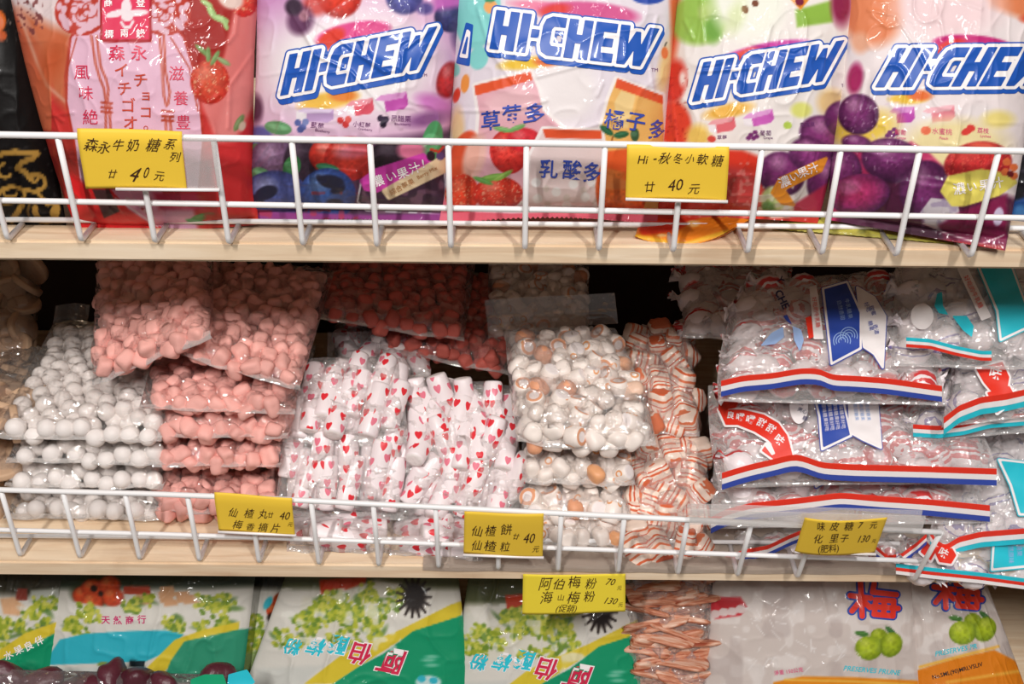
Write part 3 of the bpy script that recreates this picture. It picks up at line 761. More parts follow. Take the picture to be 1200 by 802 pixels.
card('yellow price card in front of the pink candy stack', [(250, 580), (342, 585), (346, 627), (256, 623)], ZM, yfm,
     [H_('仙', 274, 602, 11, 5), H_('楂', 292, 602, 12, 5), H_('丸', 308, 602, 11, 3), H_('廿', 318, 603, 7, 3), H_('40', 334, 604, 13, 5, 0.9, 0.3), H_('元', 340, 614, 6, 5),
      H_('梅', 279, 616, 11, 5), H_('香', 294, 618, 9, 5), H_('摘', 309, 618, 11, 5), H_('片', 323, 618, 11, 5)], 'tag', 0.002)
card('yellow price card between the heart rolls and the orange ring bags', [(544, 602), (637, 603), (636, 653), (543, 650)], ZM, yfm,
     [H_('仙', 559, 622, 13), H_('楂', 575, 621, 13), H_('餅', 594, 620, 13), H_('廿', 605, 627, 7), H_('40', 621, 629, 17, 4, 0.8, 0.3), H_('元', 628, 642, 8),
      H_('仙', 559, 639, 13), H_('楂', 575, 639, 13), H_('粒', 592, 639, 13)], 'tag', 0.001)
card('curled orange yellow price card below the blue banded candy bags', [(943, 606), (1040, 608), (1025, 649), (931, 646)], ZM, yfm,
     [H_('味', 962, 613, 10), H_('皮', 978, 613, 10), H_('糖', 995, 613, 11), H_('7', 1009, 613, 11, 5), H_('元', 1024, 615, 9),
      H_('化', 959, 627, 11), H_('里', 977, 626, 11), H_('子', 990, 627, 10), H_('130', 1012, 629, 12, 4, 0.9, 0.4), H_('元', 1024, 633, 5),
      H_('(肥料)', 971, 639, 11, 2, 0.9)], 'tag', 0.0, None, 0.010, 0.05, 0.0006, None, 0.004)
def low_plane(px, py): return P(px, py, -0.004)
card('lemon yellow price card hanging from the middle shelf edge over the green pouches', [(613, 673), (733, 674), (733, 718), (612, 720)], ZM, yfm,
     [H_('阿', 640, 684, 15, 2), H_('伯', 656, 683, 13), H_('梅', 673, 682, 14), H_('粉', 692, 683, 14), H_('70', 716, 683, 11, 5, 1, 0.4), H_('元', 726, 690, 6),
      H_('海', 640, 699, 14, -3), H_('山', 657, 699, 8), H_('梅', 673, 699, 14), H_('粉', 691, 699, 14), H_('130', 716, 704, 11, 5, 1, 0.4), H_('元', 727, 710, 6),
      H_('(促銷)', 664, 713, 10, 0)], 'tag_lemon', 0.0, plane=low_plane, lip=False)
# clear plastic price rail clipped on the right end of the middle fence
pr = thing('price_rail', 'clear plastic price rail clipped on the right end of the middle wire fence', 'price rail', surf_y(940, 606, ZM, yfm, 0.05, 0.0))
for nm, d0, d1, hh in (('front_strip', 0.0045, 0.0033, 0.014), ('back_strip', -0.0035, -0.0045, 0.010)):
    a = surf_y(808, 597, ZM, yfm, 0.05, 0); b = surf_y(1082, 605, ZM, yfm, 0.05, 0)
    zt = 0.003
    V = []
    for p in (a, b):
        for y, z in ((-d0, -hh), (-d0, zt), (-d1, zt), (-d1, -hh)): V.append(p+np.array([0, y, z]))
    mk(nm, V, [(0, 4, 5, 1), (1, 5, 6, 2), (2, 6, 7, 3), (3, 7, 4, 0), (0, 1, 2, 3), (7, 6, 5, 4)], MAT['plastic'], pr, False)
# ---------------------------------------------------------------- top shelf: printed candy pouches leaning back
YB = 0.032      # where the pouches' lower seams stand
def lean(px, py, y0=YB, k=0.34, zbase=ZU):
    """the point under a pixel on a plane leaning back from the line y = y0 on the shelf"""
    d = ray(px, py); t = (y0-CAM[1]+k*(CAM[2]-zbase))/(d[1]-k*d[2])
    p = CAM+d*t
    return (px, py, None, p)
def upright(left_bot, right_bot, right_top, left_top, mids=(None,)*4, y0=YB, k=0.34, **kw):
    c = [lean(*p, y0=y0, k=k) if len(p) == 2 else p for p in (left_bot, right_bot, right_top, left_top)]
    m = [(lean(*p, y0=y0, k=k) if len(p) == 2 else p) if p else None for p in mids]
    return Patch(c, m, **kw)
def pouch(name, label, cat, b, art, m='print', group=None, serr=0.0, back=(200, 190, 195)):
    root = thing(name, label, cat, b.base(np.array([0.5]), np.array([0.0]))[0], group)
    b.shell('pouch_body', MAT[m], root, art, back, serr)
    return root
RED = (214, 62, 44)
GRP = 'printed candy pouches on the top shelf'

# --- black pouch with gold scrolls
b = upright((-110, 272), (78, 268), (12, -60), (-130, -60), ((-20, 274), (52, 120), None, None), y0=0.030, T=0.030, seal=(0.05, 0.05), seed=3, crinkle=.0008)
A = Art(-140, -70, 90, 290, (26, 23, 23))
A.ell(-2, 25, 9, 13, (206, 106, 40), 0, 2); A.ell(2, 42, 6, 6, (190, 90, 40), 0, 2)
A.speck(-10, 0, 30, 60, (180, 170, 160), 0.5, 0.86, 3, 0.6); A.speck(0, 170, 80, 270, (70, 66, 66), 0.3, 0.8, 4, 0.5)
G = (176, 138, 70)
def arc(cx, cy, r, a0, a1, n=14, ry=None): return [(cx+r*math.cos(math.radians(a0+(a1-a0)*i/n)), cy+(ry or r)*math.sin(math.radians(a0+(a1-a0)*i/n))) for i in range(n+1)]
A.line([(-12, 187), (4, 180), (18, 178), (30, 180), (44, 180), (38, 186), (26, 190), (20, 197), (30, 202), (36, 210)], 6.3, G)
A.line(arc(44, 214, 9, -160, 90), 4.8, G); A.line(arc(40, 208, 5, 0, 320), 3.3, G)
A.line(arc(14, 228, 15, 180, 420, 16, 9), 4.5, G); A.line(arc(12, 226, 8, 0, 260, 12, 5), 3.0, G)
A.line([(30, 222), (44, 226), (56, 240), (66, 236)], 4.5, G); A.line(arc(54, 246, 13, -30, 190, 14, 14), 6.9, G)
A.line([(26, 240), (20, 250), (14, 258)], 6.9, G); A.line([(36, 236), (32, 248), (36, 258)], 2.2, (130, 100, 52)); A.line(arc(6, 200, 8, 40, 260), 3.9, G)
A.line(arc(70, 250, 9, 60, 230), 5.1, G); A.line([(-8, 244), (6, 240), (18, 238)], 2.2, (130, 100, 52)); A.line([(0, 262), (24, 264), (50, 262), (76, 262)], 1.2, (90, 70, 45))
pouch('candy_pouch', 'black candy pouch with gold scroll ornament at the left end of the top shelf', 'candy bag', b, A, 'print_soft', back=(30, 28, 28), group=GRP)

# --- pink and red caramel pouch
b = upright((88, 267), (303, 263), (308, -60), (-2, -60), ((195, 270), (297, 110), None, (46, 130)), y0=0.026, T=0.044, p=2.1, q=.55, seal=(0.03, 0.05), seed=5, crinkle=0.0016, ns=200, nt=210)
A = Art(-10, -70, 312, 285, (206, 62, 58))
A.grad(-10, -70, 60, 170, (196, 96, 70), (206, 112, 78)); A.poly([(-10, -70), (110, -70), (95, 40), (60, 60), (30, 30), (10, 0)], (222, 204, 204), 10)
A.poly([(22, 10), (46, 60), (60, 110), (78, 128), (80, 100), (85, 40), (60, 30)], (206, 118, 82), 14); A.line([(24, 20), (44, 75), (55, 100), (82, 124)], 3, (228, 190, 170), 4, 0.7)
A.ell(62, 72, 12, 26, (196, 92, 52), 20, 16, 0.8); A.speck(20, 0, 50, 40, (130, 70, 70), 0.28, 0.6, 7, 0.9)
A.poly([(212, -70), (300, -70), (290, 40), (258, 70), (225, 90), (210, 40)], (170, 42, 36), 4)
A.poly([(255, 100), (292, -70), (312, -70), (312, 170), (255, 170), (232, 110)], (224, 128, 124), 5)  # pink highlight of the right side, painted into the artwork
A.poly([(246, 160), (280, 150), (296, 60), (312, 40), (312, 285), (240, 285)], (208, 54, 56), 9); A.poly([(262, 122), (288, 80), (296, 0), (306, 0), (300, 120), (276, 165), (250, 168)], (230, 140, 136), 7)  # red, then the painted pink highlight once more over it
A.poly([(40, 150), (88, 160), (96, 285), (60, 285), (52, 200)], (168, 52, 44), 4); A.poly([(58, 168), (70, 168), (84, 240), (74, 240)], (150, 44, 40), 2)
PANEL = [(84, 44), (100, 30), (200, 30), (214, 44), (225, 80), (233, 120), (237, 165), (232, 220), (95, 220), (88, 165), (79, 120), (80, 80)]
A.poly(PANEL, (188, 58, 42), 1.0, 1, 2.4); A.poly(PANEL, (230, 188, 208), 1.0)
for x, m_ in ((95, 1), (193, -1)):
    A.ell(x, 14, 31, 28, (190, 66, 52), 0, 1)
    rr = random.Random(9)
    for i in range(64):
        r_ = 4+24*math.sqrt(rr.random()); a_ = rr.uniform(0, 6.28)
        A.ell(x+m_*r_*math.cos(a_), 14+0.92*r_*math.sin(a_), rr.uniform(3.6, 6.4), rr.uniform(2.4, 3.8), (226, 186, 200), math.degrees(a_)+90, 1)
    for i in range(3): A.line(arc(x+m_*(i*9-8), 12+6*(i % 2), 5+2*i, 0, 300), 1.6, (190, 66, 52))
A.poly([(117, -12), (178, -12), (178, 50), (117, 50)], (176, 42, 50), 1); A.poly([(120, -12), (175, -12), (175, 46), (120, 46)], (226, 62, 100), 1)
A.ell(148, 8, 6, 9, (240, 226, 230)); A.ell(136, 16, 13, 4, (240, 226, 230), -14); A.ell(160, 15, 14, 4, (240, 226, 230), -4); A.line([(142, 26), (146, 32), (152, 32), (156, 25)], 3, (240, 226, 230)); A.ell(149, 20, 7, 5, (240, 226, 230)); A.ell(150, -3, 4, 4, (240, 226, 230))
RB = (190, 82, 62)
for pts in ([(107, 42), (112, 75), (117, 92), (122, 104), (124, 118)], [(113, 42), (118, 78), (124, 92), (127, 104), (126, 118)], [(124, 122), (124, 160)], [(128, 122), (130, 160)], [(187, 42), (190, 80), (192, 112), (195, 124)], [(192, 42), (194, 84), (199, 108), (197, 122)], [(194, 138), (195, 160)], [(199, 138), (201, 160)]):
    A.line(pts, 3.0, RB)
    A.line(pts, 1.0, (222, 150, 140))
for y in (120, 126, 131): A.line([(119, y), (131, y+1)], 3, RB)
for y in (130, 136, 141): A.line([(190, y), (203, y+1)], 3, RB)
A.line([(82, 46), (76, 90), (78, 120)], 2, RB); A.line([(200, 44), (222, 80), (232, 130)], 2, RB); A.line([(90, 44), (80, 78), (78, 100)], 1.6, RB)
A.berry(246, 96, 23, 26, (214, 92, 66), (190, 40, 30), (236, 160, 140), 0, 1.2, (240, 190, 150)); A.leaf(238, 60, 12, 3, 40, (120, 150, 90)); A.leaf(252, 68, 10, 3, 120, (120, 150, 90)); A.leaf(262, 72, 9, 3, 30, (140, 160, 110)); A.leaf(244, 64, 9, 3, 90, (120, 150, 90))
A.berry(286, 0, 17, 20, (222, 84, 66), (196, 40, 40), (240, 170, 150), 0, 1.2, (240, 190, 150)); A.ell(270, -2, 16, 12, (232, 206, 196), 30, 4); A.leaf(248, 14, 10, 4, 60, (166, 196, 130)); A.leaf(258, 22, 11, 4, 20, (166, 196, 130)); A.leaf(264, 28, 8, 3, 70, (166, 196, 130)); A.leaf(242, 4, 8, 3, 30, (166, 196, 130))
A.leaf(280, 144, 11, 4, 120, (120, 140, 90)); A.ell(284, 148, 4, 6, (216, 190, 170), 20, 2)
A.poly([(76, 200), (100, 215), (160, 230), (200, 285), (80, 285)], (232, 40, 44), 6); A.poly([(108, 222), (128, 222), (140, 248), (122, 256)], (84, 50, 52), 1.5)
A.poly([(130, 222), (190, 222), (196, 268), (175, 262), (150, 245)], (232, 160, 190), 2); A.line([(135, 232), (165, 252), (185, 266)], 1.4, (240, 220, 226)); 
for x, y in ((150, 234), (158, 236), (166, 242), (172, 248), (178, 254)): A.ell(x, y, 4, 2.6, (230, 186, 200), 30); A.ell(x+1, y+3, 2, 1.4, (190, 60, 60), 30)
A.poly([(192, 244), (226, 240), (236, 285), (192, 285)], (230, 176, 206), 6); A.poly([(180, 226), (230, 226), (240, 246), (186, 246)], (206, 60, 100), 6); A.leaf(238, 254, 14, 4, -12, (90, 150, 80)); A.leaf(230, 260, 12, 3, 10, (70, 150, 90)); A.poly([(240, 250), (312, 250), (312, 285), (240, 285)], (196, 60, 46), 6)
b.fold([[(34, 0), (50, 20), (62, 8)], [(66, 136), (74, 142)], [(280, 10), (276, 40), (268, 50)], [(56, 136), (86, 132)], [(298, 60), (270, 100), (268, 150)], [(220, 84), (246, 120), (256, 112)]])
u1 = pouch('candy_pouch', 'pink and red caramel pouch with strawberries and a lilac ribbon panel', 'candy bag', b, A, back=(200, 60, 60), group=GRP)
b.text('printed_title', [('森', 137, 62, 19, 0, 1, 0, .012), ('永', 163, 62, 19, 0, 1, 0, .012), ('風', 96, 85, 19), ('味', 101, 109, 18), ('絶', 106, 137, 19), ('滋', 207, 86, 19), ('養', 212, 115, 18), ('豊', 215, 143, 18)], MAT['ink_crimson'], u1)
b.text('printed_name', [('イ', 142, 82, 18, 0, 1, 0, .012), ('チ', 146, 104, 18, 0, 1, 0, .012), ('ゴ', 151, 123, 18, 0, 1, 0, .012), ('オ', 153, 144, 18, 0, 1, 0, .012), ('チ', 165, 94, 18, 0, 1, 0, .012), ('ョ', 171, 113, 15, 0, 1, 0, .012), ('コ', 171, 132, 16, 0, 1, 0, .012), ('。', 171, 150, 18)], MAT['ink_brown_red'], u1)
b.text('emblem_lettering', [('商', 127, 3, 11, 0, 1, 0, .012), ('登', 165, 3, 11, 0, 1, 0, .012), ('標', 128, 40, 11, 0, 1, 0, .012), ('兩', 146, 39, 10, 0, 1, 0, .012), ('錄', 165, 39, 11, 0, 1, 0, .012)], MAT['ink_white'], u1)

# --- lilac berry pouch
b = upright((286, 262), (522, 262), (556, -60), (300, -60), ((405, 257), (531, 120), None, (299, 120)), y0=0.030, T=0.044, p=2.1, q=.55, seal=(0.05, 0.05), seed=8, crinkle=0.0022, cs=(6, 8), ns=190, nt=200)
A = Art(270, -70, 565, 285, (226, 188, 214))
A.ell(320, 0, 50, 70, (206, 150, 196), 20, 60, 0.9); A.ell(540, 60, 50, 90, (206, 140, 192), 0, 60); A.ell(410, 75, 118, 62, (246, 240, 240), 0, 50)
A.berry(398, -6, 26, 27, (224, 74, 52), (170, 40, 34), (240, 170, 150), 0, 4); A.ell(370, 6, 16, 12, (206, 70, 60), 0, 8, 0.8); A.ell(352, 24, 15, 17, (112, 70, 104), 20, 8); A.ell(356, 18, 6, 7, (214, 160, 170), 0, 3, 0.7); A.ell(344, 8, 10, 10, (70, 50, 70), 0, 5)
A.berry(474, -4, 22, 21, (96, 98, 168), (66, 62, 120), (196, 200, 226), 0, 4); A.ell(498, 10, 10, 7, (100, 86, 150), 0, 5); A.berry(528, 20, 19, 18, (72, 70, 122), (46, 40, 80), (150, 150, 190), 0, 3); A.poly([(500, -70), (565, -70), (540, 8), (510, 12)], (198, 108, 188), 8); A.ell(546, 40, 16, 24, (92, 70, 120), 0, 10)
A.ell(414, 40, 44, 14, (226, 88, 150), -10, 3); A.ell(388, 46, 18, 10, (224, 74, 60), -35, 4); A.ell(385, 118, 34, 10, (236, 190, 84), -10, 5); A.ell(402, 112, 16, 7, (232, 140, 60), 0, 4)
A.berry(525, 94, 13, 22, (206, 56, 60), (140, 30, 40), (236, 180, 180), 15, 3); A.ell(510, 122, 22, 10, (208, 130, 196), 20, 8); A.ell(500, 140, 24, 8, (150, 96, 150), -10, 8); A.ell(300, 128, 8, 16, (96, 60, 86), 0, 6)
A.stick(369, 135, 22, 8, 2, (196, 164, 206)); A.stick(422, 126, 16, 9, -8, (222, 92, 110)); A.stick(459, 120, 19, 10, -8, (200, 92, 180))
for x, y, c in ((349, 144, (100, 110, 170)), (355, 149, (100, 110, 170)), (358, 143, (130, 140, 190)), (352, 152, (90, 100, 160)), (399, 141, (214, 70, 70)), (405, 146, (214, 70, 70)), (408, 140, (222, 96, 90)), (446, 139, (60, 44, 70)), (452, 140, (60, 44, 70)), (449, 146, (50, 40, 60))): A.ell(x, y, 4, 4, c)
A.poly([(270, 160), (310, 166), (400, 166), (470, 160), (540, 150), (540, 285), (270, 285)], (96, 62, 92), 10)
A.ell(303, 160, 16, 12, (104, 104, 166), 0, 5); A.leaf(326, 150, 16, 8, 10, (108, 160, 112)); A.leaf(300, 190, 12, 22, 0, (96, 140, 96))
A.berry(322, 190, 30, 29, (138, 106, 138), (70, 50, 76), (196, 170, 196), 0, 2); A.berry(354, 190, 22, 26, (74, 56, 72), (40, 28, 40), (120, 100, 116), 0, 3); A.leaf(342, 196, 10, 14, 20, (72, 140, 84)); A.leaf(308, 206, 14, 8, 30, (110, 170, 120))
A.berry(388, 182, 26, 22, (212, 70, 54), (160, 34, 30), (244, 190, 180), 0, 1.5); A.berry(410, 186, 30, 26, (218, 74, 58), (160, 34, 34), (244, 190, 190), 0, 1.5); A.ell(414, 178, 20, 8, (200, 120, 150), -8, 6, 0.6)
A.leaf(384, 197, 14, 5, 12, (60, 130, 90)); A.berry(462, 184, 30, 20, (56, 40, 52), (30, 22, 30), (120, 110, 120), 0, 2); A.leaf(506, 168, 12, 27, 12, (84, 158, 104)); A.ell(482, 176, 16, 12, (214, 120, 150), 0, 6)
A.berry(322, 231, 40, 31, (86, 96, 156), (52, 56, 104), (206, 204, 226), 0, 1.5); A.berry(384, 228, 33, 31, (70, 104, 172), (48, 56, 110), (150, 180, 220), 0, 1.5)
for x, y, rx, ry, ro in ((312, 226, 14, 8, -20), (302, 233, 8, 5, 10), (388, 213, 16, 8, 10), (396, 222, 9, 5, -20), (376, 210, 7, 4, 40), (392, 237, 9, 4, 0)): A.ell(x, y, rx, ry, (44, 44, 66), ro, 2)
A.speck(350, 225, 420, 250, (170, 60, 70), 0.15, 0.75, 8, 0.7)
WIN = [(424, 214), (440, 204), (520, 200), (524, 250), (430, 246), (420, 236)]
A.poly(WIN, (226, 220, 226), 1, 1, 2); A.poly(WIN, (70, 48, 66), 1); A.speck(424, 210, 522, 250, (126, 90, 110), 0.12, 0.6, 21, 0.8)
A.poly([(270, 246), (430, 252), (530, 250), (530, 285), (270, 285)], (150, 66, 138), 3); A.speck(285, 246, 420, 258, (190, 60, 80), 0.12, 0.62, 9, 0.6)
A.poly([(424, 212), (440, 200), (496, 182), (506, 190), (500, 200), (440, 224), (428, 221)], (212, 74, 176), 1, 1, 2.5); A.poly([(450, 224), (516, 186), (524, 188), (522, 200), (456, 232)], (236, 214, 176), 1, 1, 2.5)
A.ell(505, 183, 5, 6, (44, 34, 44)); A.ell(516, 183, 5, 5, (100, 80, 130)); A.line([(505, 175), (514, 178), (520, 172)], 3, (206, 70, 50))
b.fold([[(339, 10), (372, 66), (412, 84), (470, 150)], [(392, 42), (450, 85), (462, 83)], [(418, 40), (432, 66), (452, 84)], [(510, 32), (474, 58), (466, 110)], [(356, 16), (400, 44), (430, 48)], [(300, 190), (322, 160), (330, 140)], [(300, 202), (318, 182)], [(372, 174), (432, 178)]])
u2 = pouch('candy_pouch', 'lilac berry candy pouch with blueberries below its logo', 'candy bag', b, A, group=GRP, serr=0.0015, back=(200, 150, 190))
logo(b, u2, 'HI-CHEW', (329, 112), (172, -33), (2, -46), 0.24, drop=(3, 8))
b.text('printed_juice_banner', [('濃', 443, 212, 14, -20, 1, 0, .012), ('い', 459, 207, 13, -20, 1, 0, .012), ('果', 472, 203, 14, -20, 1, 0, .012), ('汁', 486, 197, 14, -20, 1, 0, .012), ('!', 496, 192, 14, -10, 1, 0, .012)], MAT['ink_white'], u2)
b.text('printed_flavour', [('綜合莓果', 471, 219, 8, -28), ('Berry Mix', 501, 203, 6.5, -28)], MAT['ink_tan'], u2)
for it in [('藍莓', 372, 147, 8, 8), ('Blueberry', 378, 154, 4.4, 8), ('小紅莓', 424, 146, 7, 6), ('Cranberry', 428, 152, 4, 6), ('黑醋栗', 470, 139, 8, 2), ('Blackberry', 472, 146, 4.4, 2)]: b.text('printed_fruit_name', [it], MAT['ink_purple'], u2)
b.text('trade_mark', [('TM', 497, 88, 5)], MAT['ink_purple'], u2)

# --- white yoghurt pouch with three jugs
b = upright((514, 263), (770, 263), (800, -60), (533, -60), ((650, 255), (783, 120), None, (529, 130)), y0=0.028, T=0.044, p=2.1, q=.55, seal=(0.06, 0.05), seed=13, crinkle=0.0016, cs=(5, 6), ns=190, nt=200)
A = Art(500, -70, 810, 285, (232, 222, 230))
A.ell(560, 14, 26, 44, (142, 214, 210), 10, 2); A.ell(570, -30, 20, 40, (142, 214, 210), 0, 2); A.ell(561, 68, 11, 14, (142, 214, 210), 20, 2); A.ell(533, 82, 6, 8, (142, 214, 210), 0, 2); A.ell(575, 8, 8, 8, (240, 176, 110)); A.ell(574, 0, 6, 3, (70, 150, 110))
A.ell(545, 98, 5, 11, (240, 160, 80), 8); A.ell(535, 112, 4, 9, (224, 80, 60), 15); A.ell(536, 150, 8, 24, (240, 206, 160), 0, 6); A.ell(660, 105, 40, 40, (240, 232, 232), 0, 20); A.ell(780, 80, 8, 30, (240, 210, 150), 10, 8); A.ell(779, 62, 4, 7, (238, 130, 70)); A.line([(779, 54), (781, 50)], 1.5, (60, 60, 60))
A.ell(640, 8, 42, 6, (236, 140, 170), 6, 4)
A.ell(690, 16, 58, 14, (214, 96, 150), 4, 4); A.ell(650, 12, 18, 7, (224, 74, 70), -10, 5); A.ell(618, 74, 32, 7, (240, 200, 70), -6, 4); A.ell(640, 72, 14, 6, (234, 130, 80), 0, 4)
J1 = [(557, 101), (621, 84), (630, 104), (636, 130), (658, 150), (650, 230), (545, 245), (560, 160), (562, 135)]
J2 = [(723, 93), (776, 112), (778, 150), (776, 250), (705, 250), (700, 165), (706, 145), (714, 115)]
J3 = [(637, 152), (704, 154), (708, 178), (710, 245), (618, 245), (622, 182)]
for J, c, rim in ((J1, (230, 178, 188), [(557, 101), (621, 85), (623, 93), (558, 111)]), (J2, (238, 188, 112), [(724, 93), (776, 113), (776, 121), (722, 102)])):
    A.poly(J, (246, 238, 236), 1, 1, 4); A.poly(J, c, 1); A.poly(rim, (230, 96, 56), 1, 1, 1)
A.poly([(728, 106), (745, 112), (736, 150), (722, 150), (720, 120)], (240, 210, 150), 2)
A.ell(600, 120, 30, 16, (236, 196, 200), -10, 8, 0.7)
A.ell(543, 186, 17, 34, (226, 92, 58), 18, 2, 1); A.ell(556, 184, 13, 28, (236, 190, 176), 14, 5, 0.9); A.berry(596, 178, 22, 26, (228, 72, 62), (190, 40, 40), (240, 150, 140), -8, 1.2, (180, 30, 30)); A.berry(614, 164, 20, 14, (224, 60, 72), (200, 40, 50), (240, 150, 150), 0, 1.5); A.leaf(590, 152, 12, 3, 10, (120, 170, 100)); A.leaf(606, 150, 10, 3, -20, (120, 170, 100))
A.berry(541, 228, 20, 24, (226, 78, 50), (196, 46, 34), (240, 150, 120), 10, 1.2, (240, 190, 150)); A.berry(584, 227, 29, 20, (226, 72, 52), (190, 40, 32), (244, 180, 160), 0, 1.2, (244, 190, 160)); A.leaf(578, 208, 16, 4, -10, (130, 180, 80)); A.leaf(566, 212, 12, 3, 20, (100, 160, 80)); A.leaf(590, 206, 12, 3, -30, (150, 190, 90))
A.poly(J3, (246, 238, 236), 1, 1, 4); A.poly(J3, (236, 216, 214), 1); A.poly([(637, 152), (704, 154), (704, 162), (640, 161)], (230, 96, 56), 1, 1, 1)
for x, y in ((630, 233), (652, 225), (672, 216), (686, 231), (664, 241), (640, 246), (694, 214), (700, 242), (628, 214)): A.ell(x, y, 5.5, 5.5, (242, 238, 236), 0, 1.5); A.ell(x+12, y+7, 4, 4, (222, 208, 200), 0, 1.5)
A.berry(728, 222, 30, 44, (236, 122, 50), (222, 84, 36), (244, 170, 100), 0, 2); A.poly([(706, 178), (770, 170), (772, 200), (740, 204), (708, 196)], (232, 104, 54), 3); A.poly([(712, 205), (735, 212), (770, 206), (770, 222), (708, 222)], (238, 150, 84), 3); A.leaf(711, 153, 9, 4, 35, (40, 104, 70)); A.leaf(728, 158, 9, 4, -10, (40, 104, 70)); A.line([(718, 160), (716, 170)], 1.6, (150, 90, 40)); A.leaf(744, 158, 5, 8, 0, (60, 100, 70))
A.poly([(500, 246), (600, 250), (700, 247), (800, 250), (800, 285), (500, 285)], (226, 104, 122), 2); A.poly([(500, 218), (526, 238), (524, 285), (500, 285)], (226, 120, 140), 4); A.ell(760, -4, 20, 9, (52, 84, 176), 0, 1.5); A.poly([(785, 0), (810, -20), (810, 140), (790, 120)], (226, 110, 70), 6)
b.fold([[(576, 62), (592, 84), (602, 98)], [(540, 130), (600, 130), (640, 118)], [(560, 10), (572, 50)], [(706, 98), (700, 112)], [(630, 90), (690, 74), (740, 80)], [(770, 20), (760, 60), (766, 110)]])
u3 = pouch('candy_pouch', 'white yoghurt candy pouch printed with three fruit jugs', 'candy bag', b, A, group=GRP, serr=0.002, back=(226, 120, 130))
logo(b, u3, 'HI-CHEW', (574, 57), (190, 22), (-2, -46), 0.24, drop=(2, 7))
b.shape('logo_fragment', [(536, 73), (547, 28), (553, 30), (549, 76)], MAT['ink_logo_blue'], u3, 0.0004, 1.5); b.shape('logo_fragment', [(540, 66), (548, 36), (550, 38), (547, 67)], MAT['ink_white'], u3, 0.0008, 1.4); b.shape('logo_fragment', [(541, 63), (547, 42), (549, 44), (546, 64)], MAT['ink_logo_blue'], u3, 0.0011, -0.2)
for nm, its in (('printed_strawberry_text', [('草', 575, 141, 24, -6, 1, .1, .014), ('莓', 600, 134, 24, -6, 1, .1, .014), ('多', 626, 133, 26, 4, 1, .1, .014)]), ('printed_orange_text', [('橘', 720, 140, 24, 8, 1, 0, .014), ('子', 745, 143, 24, 10, 1, 0, .014), ('多', 770, 152, 25, 8, .8, 0, .014)]), ('printed_milk_text', [('乳', 643, 198, 23, 4, 1, 0, .014), ('酸', 671, 199, 24, 4, 1, 0, .014), ('多', 694, 202, 25, 4, .9, 0, .014)])):
    b.text(nm, its, MAT['ink_deep_blue'], u3, 0.0009)
b.text('trade_mark', [('TM', 767, 82, 6)], MAT['ink_purple'], u3)

# --- apple and grape pouch
b = upright((768, 258), (958, 262), (1010, -60), (800, -60), ((860, 256), (989, 120), None, (776, 130)), y0=0.031, T=0.044, p=2.1, q=.55, seal=(0.04, 0.05), seed=17, crinkle=0.0018, ns=180, nt=200)
A = Art(750, -70, 1020, 285, (240, 232, 228))
A.poly([(770, -70), (800, -70), (796, 40), (786, 90), (770, 90)], (226, 104, 66), 10); A.ell(820, 22, 36, 30, (160, 196, 92), -15, 8); A.ell(836, 34, 10, 16, (120, 170, 70), 0, 8); A.ell(826, 14, 8, 10, (196, 212, 140), 0, 6, .7)
A.ell(878, -4, 44, 50, (240, 240, 228), 0, 20); A.ell(873, 11, 4, 5, (126, 72, 48), -20); A.ell(885, 4, 4, 4, (126, 72, 48), 20); A.ell(862, 20, 10, 20, (206, 220, 150), 20, 10, .5)
A.poly([(932, 12), (976, 0), (976, 26), (934, 32)], (150, 188, 78), 4); A.poly([(918, -10), (956, -10), (938, 12)], (232, 150, 50), 1.5); A.ell(937, 2, 5, 5, (130, 40, 70)); A.ell(986, 4, 12, 26, (150, 44, 84), 0, 8)
A.ell(790, 96, 14, 26, (216, 62, 50), 10, 6); A.ell(800, 92, 4, 9, (244, 220, 214), 0, 4); A.ell(790, 146, 20, 28, (226, 76, 54), -10, 6); A.ell(818, 160, 14, 14, (238, 204, 110), 0, 10); A.speck(775, 80, 806, 180, (170, 40, 34), 0.35, .7, 3, .5)
A.ell(895, 62, 54, 11, (208, 80, 170), -12, 3); A.ell(872, 66, 18, 7, (226, 74, 60), -25, 4); A.ell(854, 130, 28, 8, (238, 186, 84), -12, 5)
A.stick(846, 147, 16, 8, -10, (226, 112, 122)); A.stick(889, 139, 18, 8, -12, (208, 104, 190)); A.ell(939, 129, 12, 9, (226, 226, 130), 0, 5); A.ell(923, 147, 5, 4.5, (184, 206, 90)); A.ell(834, 163, 5, 4, (220, 84, 76))
for dx, dy in ((0, 0), (5, -3), (3, 4), (-3, 4), (7, 2)): A.ell(880+dx, 158+dy, 3, 2.5, (130, 54, 120))
A.ell(974, 120, 16, 16, (240, 206, 150), 0, 10)
A.poly([(760, 172), (870, 176), (905, 190), (900, 285), (760, 285)], (224, 66, 46), 6); A.ell(850, 230, 46, 34, (216, 80, 78), -10, 10); A.speck(800, 190, 892, 258, (238, 160, 150), .25, .66, 31, .6)
for x, y, rx, ry in ((966, 160, 30, 24), (990, 140, 24, 22), (916, 204, 28, 26), (950, 182, 26, 20), (972, 214, 26, 30)): A.berry(x, y, rx, ry, (150, 66, 132), (74, 34, 74), (222, 180, 206), 20, 3)
A.poly([(930, 240), (985, 205), (985, 262), (926, 258)], (196, 60, 92), 4); A.ell(906, 234, 14, 16, (214, 226, 160), 0, 4); A.ell(900, 244, 8, 8, (120, 170, 90), 0, 5); A.speck(885, 215, 930, 262, (240, 240, 220), .2, .6, 12, .7)
A.poly([(905, 226), (914, 210), (958, 190), (968, 186), (962, 200), (918, 222), (930, 240), (916, 238)], (240, 158, 52), 1, 1, 2)
A.poly([(750, 262), (1000, 252), (1000, 285), (750, 285)], (206, 60, 46), 4)
